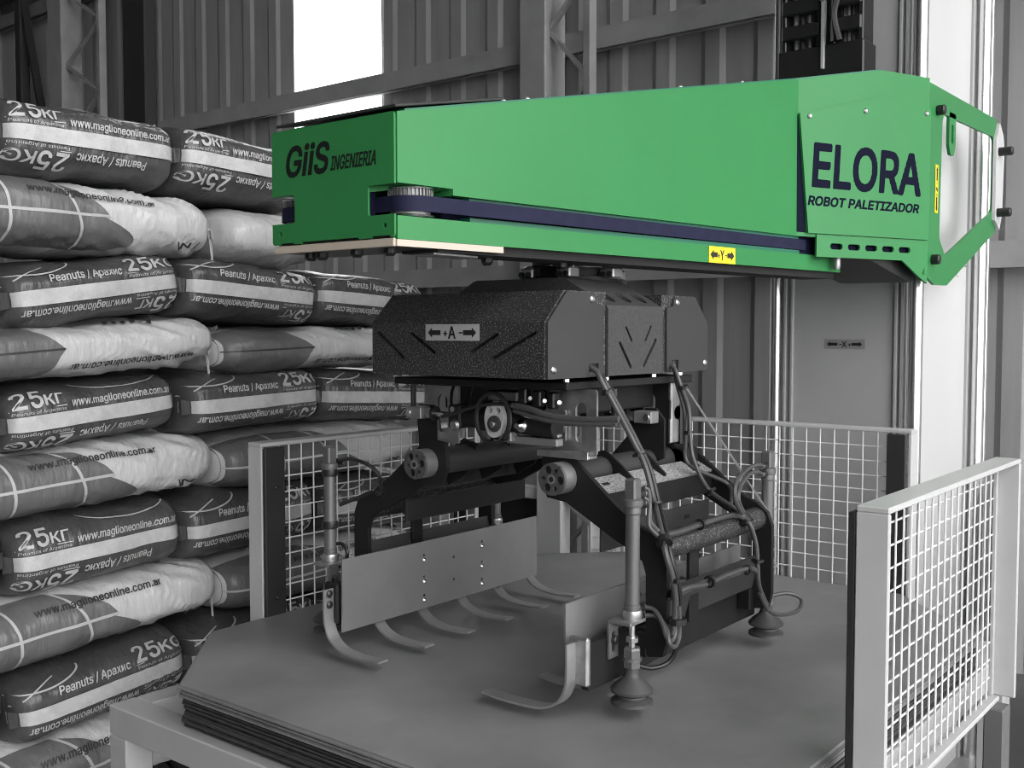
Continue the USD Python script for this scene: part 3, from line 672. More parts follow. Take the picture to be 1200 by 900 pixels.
# flared cover with lettering
fd = np.array([FX - EX, FY - (YA - HE), 0.0]); FL = np.linalg.norm(fd); fd /= FL; fn = np.array([fd[1], -fd[0], 0.0])   # along, outward
FO = np.array([EX, YA - HE, 0.0])
def on_flare(s, z, k=0.0):
    return FO + fd * s + fn * k + np.array([0, 0, z])
def flare_prism(pts, k0, k1):
    m = prism(Polygon(pts) if not hasattr(pts, 'exterior') else pts, 'y', -k1, -k0)                        # (s, k, z)
    v = np.array(m.vertices); p = FO + v[:, :1] * fd - v[:, 1:2] * fn + np.stack([0 * v[:, 2], 0 * v[:, 2], v[:, 2]], 1)
    return trimesh.Trimesh(p, np.array(m.faces), process=False)
sb = (XB - EX) / (FX - EX) * FL
cov = part(ar, 'flared_cover', flare_prism([(0.030, 1.688), (FL - 0.003, 1.688), (FL - 0.003, 2.028), (sb, 2.040), (-0.002, 1.972)], 0.0015, 0.0085), M_GREEN, smooth=False)
part(cov, 'cover_gap', flare_prism([(0.0, 1.690), (0.028, 1.690), (0.004, 1.965), (-0.004, 1.968)], -0.004, 0.0014), M_INK, smooth=False)
for s_, z_ in ((0.028, 1.968), (0.215, 1.998), (FL - 0.02, 2.013)):
    part(cov, 'screw', lathe([(0.0065, 0), (0.0065, 0.002), (0.004, 0.0045)], on_flare(s_, z_, 0.0085), fn, 12), M_GALV)
ft = text2('ELORA', 0.100, 1, 0.06, True); sx = 0.378 / width2(ft)
part(cov, 'lettering', flat(heavier(text2('ELORA', 0.100, sx, 0.06, True), 0.0013), on_flare(0.030, 1.803, 0.0085), fd, (0, 0, 1)), M_INK, smooth=False, label='navy lettering ELORA')
ft = text2('ROBOT PALETIZADOR', 0.021, 1, 0.22, True); sx = 0.388 / width2(ft)
part(cov, 'lettering', flat(heavier(text2('ROBOT PALETIZADOR', 0.021, sx, 0.22, True), 0.0006), on_flare(0.024, 1.756, 0.0085), fd, (0, 0, 1)), M_INK, smooth=False, label='black lettering ROBOT PALETIZADOR')
lip = Polygon([(0.062, 1.6865), (FL - 0.001, 1.6865), (FL - 0.001, 1.575), (FL - 0.03, 1.590), (FL - 0.095, 1.632), (0.062, 1.632)])
for k in range(5):
    lip = lip.difference(slot((0.115 + k * 0.060, 1.659), (0.142 + k * 0.060, 1.659), 0.015))
part(ar, 'slotted_lip', flare_prism(lip, -0.002, 0.004), M_GREEN, smooth=False)
part(ar, 'lip_backing', flare_prism([(0.08, 1.64), (FL - 0.05, 1.64), (FL - 0.05, 1.68), (0.08, 1.68)], -0.03, -0.008), M_INK, smooth=False)
# carriage: two side plates with windows astride the column, joined by cross plates
win = Polygon([(2.965, 1.700), (3.02, 1.655), (3.475, 1.815), (3.495, 1.84), (3.495, 2.045), (2.975, 2.035)]).buffer(-0.03).buffer(0.03)
outer = Polygon([(FX, 2.098), (3.50, 2.102), (3.555, 2.075), (3.570, 2.03), (3.545, 1.790), (3.515, 1.755), (3.04, 1.576), (2.93, 1.574), (2.84, 1.60), (FX, 1.64)])
cp = outer.difference(win)
hook = Polygon([(3.035, 2.05), (3.095, 2.05), (3.095, 1.960), (3.080, 1.935), (3.050, 1.935), (3.035, 1.960)]).buffer(-0.008).buffer(0.008)
for y0, y1, nm in ((FY, FY + 0.008, 'side_plate'), (YA + HN - 0.004, YA + HN + 0.004, 'side_plate')):
    sp = part(ar, nm, prism(cp if y0 < 1 else cp.intersection(sbox(2, 1.66, 4, 3)), 'y', y0, y1), M_GREEN, smooth=False)
    part(sp, 'lifting_eye', prism(hook.difference(slot((3.065, 1.975), (3.065, 2.01), 0.018)), 'y', y0, y1), M_GREEN, smooth=False)
part(ar, 'glare_flange', prism([(3.478, 2.035), (3.515, 2.090), (3.555, 2.060), (3.575, 2.02), (3.560, 1.815), (3.535, 1.765), (3.480, 1.79)], 'y', FY - 0.010, FY - 0.0005), M_COLW, label='end flange painted pale for its glare')  # daylight glare on the flange is painted in with the column white
for (x, z_) in ((2.925, 2.035), (2.905, 1.640), (3.512, 2.002), (3.505, 1.815)):
    part(ar, 'black_bolt', cyl((x, FY + 0.001, z_), (x, FY - (0.022 if x < 3.2 else 0.05), z_), 0.0135, 14, 0.003), M_BLACK, label='black cap bolt')
part(ar, 'carriage_plate', bx((2.862, FY + 0.009, 1.66), (2.90, YA + HN - 0.005, 2.04), 0.003), M_GREEN2)
part(ar, 'under_bracket', hull([(2.62, 1.00, 1.655), (2.86, 0.92, 1.655), (2.86, 1.1, 1.655), (2.62, 1.2, 1.655), (2.84, 0.93, 1.58), (2.88, 0.93, 1.58), (2.86, 1.1, 1.58), (2.80, 1.1, 1.58)]), M_BLACK)
part(ar, 'under_screw', lathe([(0.010, 0), (0.010, 0.022), (0.007, 0.03)], (2.60, 1.03, 1.635), (0, 0, -1), 12), M_GALV)
# stickers and nose lettering
st = part(ar, 'sticker', flat(poly2(sbox(0, 0, 0.100, 0.036)), (2.083, side_y(2.083) - 0.0006, 1.600), (math.cos(taper), -math.sin(taper), 0), (0, 0, 1)), M_YEL, smooth=False, label='yellow sticker reading arrow +Y- arrow')
tx = [shift2(arrow2(0.026, 0.0, 0.021), 0.005, 0.018), shift2(arrow2(0.0, 0.026, 0.021), 0.069, 0.018), shift2(text2('+', 0.013, 0.75, 0, True), 0.032, 0.011), shift2(text2('Y', 0.021, 0.7, 0, True), 0.042, 0.0075), shift2(text2('-', 0.013, 0.9, 0, True), 0.0585, 0.012)]
part(st, 'sticker_marks', flat(join2(tx), (2.083, side_y(2.083) - 0.0013, 1.600), (math.cos(taper), -math.sin(taper), 0), (0, 0, 1)), M_BLACK, smooth=False)
st = part(ar, 'sticker', flat(poly2(sbox(0, 0, 0.128, 0.026)), (2.945, FY - 0.0006, 1.765), (0, 0, 1), (-1, 0, 0)), M_YEL, smooth=False, label='upright yellow sticker reading arrow -Z+ arrow')
tx = [shift2(arrow2(0.036, 0.0, 0.016), 0.006, 0.013), shift2(arrow2(0.0, 0.036, 0.016), 0.086, 0.013), shift2(text2('+', 0.011, 0.9, 0, True), 0.044, 0.008), shift2(text2('Z', 0.015, 1, 0, True), 0.056, 0.0055), shift2(text2('-', 0.011, 1.0, 0, True), 0.074, 0.009)]
part(st, 'sticker_marks', flat(join2(tx), (2.945, FY - 0.0013, 1.765), (0, 0, 1), (-1, 0, 0)), M_BLACK, smooth=False)
w1 = width2(text2('GiiS', 0.050, 1, 0.18, True))
part(ar, 'lettering', flat(heavier(text2('GiiS', 0.050, 0.113 / w1, 0.18, True), 0.0005), (NX - 0.003, YA + 0.121, 1.722), (0, -1, 0), (0, 0, 1)), M_INKG, smooth=False, label='dark lettering GiiS')
w1 = width2(text2('INGENIERIA', 0.0225, 1, 0.18, True))
part(ar, 'lettering', flat(text2('INGENIERIA', 0.0225, 0.110 / w1, 0.18, True), (NX - 0.003, YA - 0.001, 1.7235), (0, -1, 0), (0, 0, 1)), M_INKG, smooth=False, label='dark lettering INGENIERIA')
for x in (1.50, 1.56, 2.02, 2.25):
    part(ar, 'top_screw', lathe([(0.006, 0), (0.006, 0.003), (0.003, 0.006)], (x, side_y(x) + 0.03, top_z(x) + 0.003), seg=10), M_GALV)

# ================================================================== GRIPPER
YC, XC = 1.371, 1.842
gr = thing('sack_gripper', 'black sack gripper with two clamp plates, curved steel tines and suction cups under the arm', 'gripper', base=(XC, YC, 0.775))
def cut(m, tools):
    return tri(m3.Manifold.batch_boolean([man(m)] + [man(t) for t in tools], m3.OpType.Subtract))
def cover(x_out, x_in, slots):
    d = 1 if x_in > x_out else -1
    pr = [(x_out, 1.362), (x_out, 1.467), (x_out + d * 0.060, 1.526), (x_in, 1.526), (x_in, 1.362)]
    m = prism(Polygon(pr), 'y', 1.1515, 1.5965)
    if slots:
        tools = [prism(slot(a, b, w), 'x', x_out - 0.02, x_out + 0.014) for a, b, w in slots]
        m = cut(m, tools)
    return m
SL = [((1.577, 1.447), (1.507, 1.395), 0.008), ((1.485, 1.445), (1.422, 1.408), 0.008), ((1.325, 1.410), (1.262, 1.443), 0.008), ((1.274, 1.397), (1.172, 1.446), 0.008)]
fc = part(gr, 'front_cover', cover(1.536, 1.735, SL), M_HAMMER, smooth=False, label='hammered black front cover')
st = part(fc, 'sticker', flat(poly2(sbox(0, 0, 0.140, 0.032)), (1.5355, 1.4445, 1.4315), (0, -1, 0), (0, 0, 1)), M_STK, smooth=False, label='silver sticker reading arrow +A- arrow')
tx = [shift2(arrow2(0.033, 0.0, 0.019), 0.007, 0.0155), shift2(arrow2(0.0, 0.033, 0.019), 0.099, 0.0155), shift2(text2('+', 0.016, 0.9, 0, True), 0.046, 0.0075), shift2(text2('A', 0.023, 0.9, 0, True), 0.0595, 0.0045), shift2(text2('-', 0.016, 1.1, 0, True), 0.084, 0.0085)]
part(st, 'sticker_marks', flat(join2(tx), (1.5348, 1.4445, 1.4315), (0, -1, 0), (0, 0, 1)), M_BLACK, smooth=False)
part(gr, 'rear_cover', cover(2.146, 1.948, None), M_HAMMER, smooth=False)
plate = Polygon([(1.540, 1.362), (1.540, 1.466), (1.600, 1.525), (1.684, 1.523), (1.692, 1.518), (1.694, 1.503), (1.716, 1.500), (1.722, 1.496), (1.720, 1.363), (1.704, 1.363), (1.704, 1.388), (1.671, 1.388), (1.671, 1.362)])
for mir in (False, True):
    for side in (False, True):
        p = affinity.scale(plate, -1, 1, origin=(XC, 0)) if mir else plate
        m = prism(p, 'y', 1.1460, 1.1512)
        if side: m = mirror_y(m, YC)
        sp = part(gr, 'side_plate', m, M_PLATE, smooth=False)
        for (x, z_) in ((1.556, 1.379), (1.680, 1.511)):
            x = 2 * XC - x if mir else x
            k = -1 if not side else 1
            part(sp, 'screw', lathe([(0.007, 0), (0.007, 0.002), (0.004, 0.005)], (x, 1.146 if not side else 2 * YC - 1.146, z_), (0, k, 0), 12), M_CHROME)
mp = Polygon([(1.146, 1.362), (1.146, 1.493), (1.150, 1.501), (1.250, 1.556), (1.258, 1.558), (2 * YC - 1.258, 1.558), (2 * YC - 1.250, 1.556), (2 * YC - 1.150, 1.501), (2 * YC - 1.146, 1.493), (2 * YC - 1.146, 1.362)])
mm = prism(mp, 'x', 1.737, 1.946)
tools = [prism(slot(a, b, w), 'y', 1.10, 1.16) for a, b, w in (((1.803, 1.457), (1.823, 1.431), 0.006), ((1.897, 1.459), (1.877, 1.432), 0.006), ((1.780, 1.426), (1.820, 1.378), 0.008), ((1.917, 1.431), (1.871, 1.380), 0.008))]
for x in (1.785, 1.845, 1.905):
    o = lathe([(1.0, -0.03), (1.0, 0.03)], (0, 0, 0), seg=20); o.apply_scale((0.0155, 0.024, 1))
    o.apply_transform(trimesh.transformations.rotation_matrix(math.atan2(0.055, 0.10), (1, 0, 0))); o.apply_translation((x, 1.184, 1.520)); tools.append(o)
part(gr, 'middle_cover', cut(mm, tools), M_FINE, smooth=False, label='raised middle cover with oval vents')
part(gr, 'base_plate', bx((1.604, 1.149, 1.3385), (2.080, 1.602, 1.3535), 0.002), M_POWDER)
for x, y in ((1.63, 1.17), (1.75, 1.16), (1.93, 1.16), (2.05, 1.165)):
    part(gr, 'plate_bolt', lathe([(0.007, 0), (0.007, 0.006), (0.004, 0.008)], (x, y, 1.3535), seg=10), M_CHROME)
# rotary flange to the arm
fx, fy = 1.90, 1.345
part(gr, 'rotary_flange', lathe([(0.095, 0), (0.095, 0.010), (0.082, 0.012), (0.082, 0.030), (0.09, 0.032), (0.09, 0.0555)], (fx, fy, 1.556), seg=40), M_POWDER)
part(gr, 'flange_ring', lathe([(0.108, 0), (0.110, 0.003), (0.108, 0.005)], (fx, fy, 1.584), seg=40), M_CHROME)
for a in range(6):
    q = 2 * math.pi * a / 6 + 0.5; p = np.array([fx + 0.100 * math.cos(q), fy + 0.100 * math.sin(q), 1.562])
    cl = part(gr, 'flange_clamp', bx(p - (0.018, 0.018, 0.0), p + (0.018, 0.018, 0.022), 0.003), M_GALV)
    for k in (-1, 1):
        part(cl, 'bolt', cyl(p + (-0.0175, k * 0.009, 0.008), p + (-0.024, k * 0.009, 0.008), 0.006, 10), M_BLACK)
# hanger plates below the base plate
def slotted(y0, y1, z0, z1, sy, sz0, sz1, w):
    return sbox(y0, z0, y1, z1).buffer(-0.006).buffer(0.006).difference(slot((sy, sz0), (sy, sz1), w))
part(gr, 'hanger_plate', prism(slotted(1.476, 1.572, 1.212, 1.3385, 1.521, 1.248, 1.302, 0.028), 'x', 1.668, 1.674), M_GALV, smooth=False, label='galvanised hanger plate')
hp = slotted(1.126, 1.246, 1.212, 1.3385, 1.162, 1.246, 1.300, 0.026).difference(Point(1.215, 1.266).buffer(0.021))
hpp = part(gr, 'hanger_plate', prism(hp, 'x', 1.668, 1.674), M_GALV, smooth=False, label='galvanised hanger plate')
part(hpp, 'lip', cat(bx((1.645, 1.127, 1.2065), (1.674, 1.248, 1.213), 0.002), bx((1.640, 1.127, 1.2065), (1.645, 1.248, 1.221), 0.001)), M_GALV)
for y in (1.15, 1.185, 1.215):
    part(hpp, 'bolt', lathe([(0.007, 0), (0.007, 0.006), (0.004, 0.008)], (1.655, y, 1.213), seg=10), M_CHROME)
part(gr, 'bearing_plate', prism(sbox(1.193, 1.236, 1.243, 1.297).buffer(-0.004).buffer(0.004).difference(Point(1.212, 1.266).buffer(0.019)), 'x', 1.660, 1.666), M_GALV, smooth=False)
part(gr, 'bearing_disc', lathe([(0.0185, 0), (0.0185, 0.006), (0.016, 0.008)], (1.672, 1.215, 1.266), (-1, 0, 0), 24), M_ALUL)
part(gr, 'hanger_plate', prism(slotted(1.160, 1.266, 1.207, 1.3385, 1.212, 1.235, 1.300, 0.032), 'x', 2.000, 2.006), M_POWDER, smooth=False, label='black hanger plate')
part(gr, 'hanger_flange', cat(bx((2.006, 1.157, 1.207), (2.040, 1.163, 1.3385), 0.002), bx((1.998, 1.1555, 1.30), (2.002, 1.162, 1.3385), 0.001), bx((1.998, 1.1555, 1.207), (2.002, 1.162, 1.26), 0.001)), M_GALV)
part(gr, 'hanger_plate', prism(slotted(1.478, 1.584, 1.207, 1.3385, 1.53, 1.235, 1.300, 0.032), 'x', 2.000, 2.006), M_POWDER, smooth=False, label='black hanger plate')
part(gr, 'frame_beam', bx((1.69, 1.20, 1.285), (2.0, 1.235, 1.336), 0.003), M_POWDER)
part(gr, 'frame_beam', bx((1.69, 1.50, 1.285), (2.0, 1.535, 1.336), 0.003), M_POWDER)
for p in ((1.64, 1.58, 1.29), (1.72, 1.12, 1.28)):
    part(gr, 'stud', cyl((p[0], p[1], 1.285), (p[0], p[1], 1.3385), 0.006, 10), M_BLACK)
# pneumatic cylinders that swing the jaws
def ram(x, yh, s, z_):
    """clevis at yh (jaw lever), body towards the other side."""
    c = part(gr, 'ram', cyl((x, yh + s * 0.125, z_ - 0.002), (x, yh + s * 0.37, z_ - 0.014), 0.021, 20, 0.002), M_POWDER, label='black pneumatic ram')
    part(c, 'piston_rod', cyl((x, yh + s * 0.02, z_), (x, yh + s * 0.13, z_ - 0.003), 0.0065, 12), M_CHROME)
    part(c, 'rod_nut', cyl((x, yh + s * 0.027, z_), (x, yh + s * 0.043, z_), 0.011, 6), M_GALV)
    part(c, 'rod_nut', cyl((x, yh + s * 0.046, z_), (x, yh + s * 0.052, z_), 0.015, 16), M_BLACK)
    cv = part(c, 'clevis', bx((x - 0.016, yh - 0.022, z_ - 0.013), (x + 0.016, yh + 0.022, z_ + 0.013), 0.002), M_ALU)
    part(cv, 'pin', cyl((x - 0.020, yh - s * 0.012, z_), (x + 0.020, yh - s * 0.012, z_), 0.0075, 14, 0.001), M_CHROME)
    part(c, 'end_block', bx((x - 0.024, yh + s * 0.105, z_ - 0.026), (x + 0.024, yh + s * 0.14, z_ + 0.022), 0.004), M_POWDER)
    for zz in (-0.017, 0.013):
        part(c, 'tie_bolt', cyl((x - 0.026, yh + s * 0.12, z_ + zz), (x - 0.02, yh + s * 0.12, z_ + zz), 0.006, 10), M_CHROME)
ram(1.640, 1.566, -1, 1.277)
ram(1.930, 1.176, 1, 1.268)
part(gr, 'sensor_rail', bx((1.628, 1.19, 1.228), (1.650, 1.315, 1.243), 0.002), M_ALU)
part(gr, 'sensor_rail', bx((1.632, 1.19, 1.246), (1.646, 1.315, 1.252), 0.001), M_GALV)
part(gr, 'port_block', bx((1.615, 1.292, 1.232), (1.640, 1.338, 1.252), 0.002), M_ALU)
for y in (1.304, 1.327):
    part(gr, 'port', cyl((1.6155, y, 1.242), (1.612, y, 1.242), 0.0075, 14), M_SHADOWBLACK)
dp = affinity.scale(Point(1.325, 1.276).buffer(1.0), 0.024, 0.036)
for (y, z_) in ((1.334, 1.294), (1.314, 1.294), (1.334, 1.309), (1.316, 1.309)):
    dp = dp.difference(Point(y, z_).buffer(0.0058))
dc = part(gr, 'encoder_disc', prism(dp, 'x', 1.602, 1.614), M_ALUL, smooth=False, label='oval aluminium end cap')
part(dc, 'boss', lathe([(0.016, 0), (0.016, 0.004), (0.0155, 0.005)], (1.602, 1.322, 1.268), (-1, 0, 0), 24), M_PLATE)
part(dc, 'boss_bolt', lathe([(0.007, 0), (0.007, 0.004), (0.004, 0.006)], (1.597, 1.322, 1.268), (-1, 0, 0), 12), M_CHROME)
part(gr, 'ram_bolt', lathe([(0.013, 0), (0.013, 0.006), (0.008, 0.012), (0.006, 0.02)], (1.622, 1.268, 1.266), (-1, 0, 0), 16), M_CHROME)
part(gr, 'ram_bolt', lathe([(0.012, 0), (0.012, 0.006), (0.008, 0.012)], (1.622, 1.440, 1.258), (-1, 0, 0), 16), M_GALV)
part(gr, 'cable_loop', tube([(1.600, 1.325 + 0.043 * math.cos(a), 1.278 + 0.050 * math.sin(a)) for a in np.linspace(-2.2, 4.0, 22)], 0.0045, 8, 3), M_BLACK)
part(gr, 'cable', tube([(1.60, 1.46, 1.275), (1.595, 1.42, 1.285), (1.60, 1.37, 1.300), (1.60, 1.31, 1.308), (1.60, 1.26, 1.302)], 0.004, 8), M_BLACK)
for k in range(2):
    y = 1.41 + 0.05 * k
    part(gr, 'cable', tube([(1.62 + 0.008 * k, y - 0.03, 1.275), (1.625, y - 0.005, 1.295), (1.64, y + 0.01, 1.32), (1.65, y + 0.012, 1.338)], 0.0035, 6), M_BLACK)
for (y, z_, w) in ((1.285, 1.322, 0.02), (1.25, 1.318, 0.022), (1.215, 1.316, 0.018)):
    part(gr, 'valve_block', bx((1.64, y - w / 2, z_ - 0.016), (1.66, y + w / 2, z_ + 0.016), 0.003), M_BLACK)
    part(gr, 'fitting', lathe([(0.006, 0), (0.006, 0.012), (0.004, 0.014)], (1.65, y - 0.012, z_ - 0.006), (-0.6, -0.6, 0.2), 10), M_CHROME)
part(gr, 'valve_block', bx((1.68, 1.24, 1.235), (1.78, 1.31, 1.29), 0.004), M_BLACK)
part(gr, 'valve_block', bx((1.70, 1.35, 1.24), (1.80, 1.46, 1.30), 0.004), M_POWDER)
part(gr, 'valve_block', bx((1.72, 1.36, 1.302), (1.77, 1.44, 1.325), 0.003), M_GALV)
part(gr, 'grey_hose', tube([(1.600, 1.275, 1.306), (1.598, 1.24, 1.303), (1.6, 1.19, 1.291), (1.605, 1.15, 1.287), (1.61, 1.10, 1.287), (1.62, 1.045, 1.290)], 0.0062, 10), M_HOSE)
part(gr, 'grey_hose', tube([(1.605, 1.275, 1.296), (1.60, 1.22, 1.286), (1.603, 1.16, 1.279), (1.61, 1.10, 1.279), (1.62, 1.05, 1.282)], 0.0055, 10), M_HOSE)
# jaws
ARM = [(.130, 1.213), (.165, 1.218), (.195, 1.208), (.222, 1.188), (.298, 1.126), (.345, 1.093), (.375, 1.082), (.398, 1.064), (.409, 1.036), (.410, .890), (.402, .858), (.372, .853), (.366, .870), (.366, 1.005), (.358, 1.028), (.335, 1.044), (.298, 1.060), (.185, 1.120), (.14, 1.125), (.125, 1.16)]
def jaw(s):
    Y = lambda o: YC + s * o
    jp = lambda pts: Polygon([(Y(o), z_) for o, z_ in pts])
    for x in (1.652, 2.090):
        part(gr, 'jaw_arm', prism(jp(ARM), 'x', x, x + 0.012), M_POWDER, smooth=False)
    for x in (1.80,):
        part(gr, 'jaw_strut', bx((x, Y(.366), .885), (x + 0.035, Y(.376), 1.045), 0.002), M_POWDER)
    yp, zp = Y(.180), 1.168
    part(gr, 'pivot_tube', cyl((1.664, yp, zp), (2.090, yp, zp), 0.029, 28), M_PLATE)
    for x in (1.78, 1.90, 2.03):
        part(gr, 'pivot_lug', prism(jp([(.150, 1.20), (.19, 1.21), (.222, 1.188), (.26, 1.155), (.235, 1.10), (.18, 1.13)]), 'x', x, x + 0.006), M_POWDER, smooth=False)
    # hub: split ring with three counterbores
    hp_ = Point(yp, zp).buffer(0.0312, quad_segs=12)
    holes = [Point(yp + 0.0195 * math.cos(a), zp + 0.0195 * math.sin(a)).buffer(0.0084 if i % 2 == 0 else 0.004) for i, a in enumerate(np.linspace(0, 2 * math.pi, 6, endpoint=False) + (1.1 if s < 0 else 0.9))]
    for h in holes: hp_ = hp_.difference(h)
    sl = LineString([(yp, zp), (yp + 0.034 * math.cos(2.2 * 1), zp + 0.034 * math.sin(2.2))]).buffer(0.0012) if s < 0 else LineString([(yp, zp), (yp - 0.010, zp - 0.035)]).buffer(0.0012)
    hp_ = hp_.difference(Point(yp, zp).buffer(0.005)).difference(sl)
    hp_ = max(getattr(hp_, 'geoms', [hp_]), key=lambda q: q.area)
    hb = part(gr, 'pivot_hub', prism(hp_, 'x', 1.612, 1.619), M_HUB, smooth=30, label='turned steel split hub')
    part(hb, 'hub_body', cyl((1.619, yp, zp), (1.652, yp, zp), 0.0312, 40, 0.0), M_ALU)
    part(hb, 'hub_recess', cyl((1.6185, yp, zp), (1.6195, yp, zp), 0.0305, 24), M_SHADOWBLACK)
    part(hb, 'hub_centre', cyl((1.611, yp, zp), (1.6145, yp, zp), 0.0095, 20), M_ALU)
    part(hb, 'hub_bore', cyl((1.6105, yp, zp), (1.6112, yp, zp), 0.005, 14), M_SHADOWBLACK)
    # cross members
    tb_ = part(gr, 'cross_tube', cyl((1.664, Y(.372), 1.048), (2.090, Y(.372), 1.048), 0.024, 28), M_HAMMER)
    d = np.array([0, s * 0.78, -0.62])
    a0 = np.array([0, Y(.243), 1.150])
    upb = part(gr, 'angle_bar', bar((1.664, a0[1], a0[2]), (2.090, a0[1], a0[2]), 0.048, 0.012, (0, s * 0.45, 0.9)), M_HAMMER_GLINT)
    part(gr, 'angle_bar', bar((1.664, Y(.262), 1.118), (2.090, Y(.262), 1.118), 0.008, 0.045, (0, 0, 1)), M_POWDER)
    for x in (1.70, 1.87, 2.06):
        q = np.array([x, a0[1], a0[2]]) + np.array([0, s * 0.45, 0.9]) * 0.0062
        part(upb, 'slot', bar(q - (0.011, 0, 0), q + (0.011, 0, 0), 0.008, 0.001, (0, s * 0.45, 0.9)), M_SHADOWBLACK)
    lowb = part(gr, 'flat_bar', bx((1.664, Y(.255), 1.030), (2.090, Y(.261), 1.078), 0.001), M_PLATE if s < 0 else M_POWDER)
    for x in (1.80, 1.98):
        part(lowb, 'slot', bx((x, Y(.2608), 1.05), (x + 0.02, Y(.262), 1.058), 0.0), M_SHADOWBLACK)
    part(gr, 'guard_plate', bar((1.664, Y(.372), 0.935), (2.090, Y(.372), 0.935), 0.006, 0.075, (0, s * 0.25, 1)), M_PLATE)
    # clamp beam, plate, tines
    part(gr, 'clamp_beam', bx((1.512, Y(.318), .818), (2.165, Y(.338), .902), 0.003), M_POWDER)
    part(gr, 'beam_spacer', bx((1.60, Y(.292), .835), (2.08, Y(.318), .888), 0.002), M_POWDER)
    for x in (1.652, 2.075):
        part(gr, 'beam_foot', bx((x, Y(.338), .850), (x + 0.03, Y(.368), .895), 0.002), M_POWDER)
    cp_ = sbox(1.504, .813, 2.182, .968)
    bolts = []
    for x in (1.755, 1.96):
        for z_ in (.925, .875, .832):
            bolts.append((x, z_))
    for x, z_ in [(1.755, .936), (1.96, .936), (1.755, .886), (1.96, .886), (1.755, .843), (1.96, .843), (1.857, .915), (1.857, .862)]:
        cp_ = cp_.difference(Point(x, z_).buffer(0.0036))
    y0, y1 = sorted((Y(.288), Y(.292)))
    pt = part(gr, 'clamp_plate', prism(cp_, 'y', y0, y1), M_ALU, smooth=False, label='brushed aluminium clamp plate')
    for x, z_ in bolts:
        part(pt, 'bolt', lathe([(0.0058, 0), (0.0058, 0.002), (0.003, 0.005)], (x, Y(.288), z_), (0, -s, 0), 10), M_CHROME)
    part(gr, 'end_cap', bx((1.500, Y(.300), .828), (1.512, Y(.342), .915), 0.004), M_GALV if s < 0 else M_POWDER)
    prof = [(.314, .905), (.314, .850), (.311, .828), (.302, .808), (.286, .793), (.264, .7835), (.240, .7795), (.20, .778), (.150, .7815)]
    for k in range(6):
        x = 1.474 + 0.1365 * k
        long_ = 0.028 if (k == 0 and s < 0) else 0.0
        pr = [(Y(o if i < 7 else o - long_), z_) for i, (o, z_) in enumerate(prof)]
        pr = spline(np.array([(a, b, 0) for a, b in pr]), 4)[:, :2]
        tn = part(gr, 'tine', ribbon([tuple(q) for q in pr], 'x', x, x + 0.029, 0.0042), M_TINE, smooth=30, label='curved flat steel tine')
        if k == 0:
            for z_ in (.895, .872):
                part(tn, 'bolt', lathe([(0.008, 0), (0.008, 0.003), (0.004, 0.006)], (x + 0.014, Y(.3115), z_), (0, -s, 0), 10), M_BLACK)
for s in (-1, 1):
    jaw(s)
LV = lambda s, pts: Polygon([(YC + s * o, z_) for o, z_ in pts])
part(gr, 'jaw_lever', prism(LV(1, [(.165, 1.17), (.215, 1.165), (.222, 1.26), (.217, 1.292), (.172, 1.292), (.165, 1.24)]), 'x', 1.666, 1.680), M_POWDER, smooth=False)
part(gr, 'jaw_lever', prism(LV(-1, [(.225, 1.18), (.225, 1.262), (.205, 1.285), (.178, 1.285), (.160, 1.25), (.085, 1.17), (.16, 1.15)]), 'x', 1.953, 1.961), M_POWDER, smooth=False)
part(gr, 'jaw_link', bx((2.035, 1.150, 1.20), (2.060, 1.157, 1.29), 0.004), M_BLACK)
part(gr, 'roller', cyl((2.03, 1.157, 1.272), (2.03, 1.168, 1.272), 0.017, 20, 0.002), M_CHROME)
part(gr, 'shock_pad', bx((2.03, 1.13, 1.155), (2.075, 1.175, 1.195), 0.003), M_POWDER)
part(gr, 'brace_strip', bar((2.05, 1.15, 1.33), (2.13, 0.99, 1.06), 0.022, 0.003, (0, 0, 1)), M_ALU)

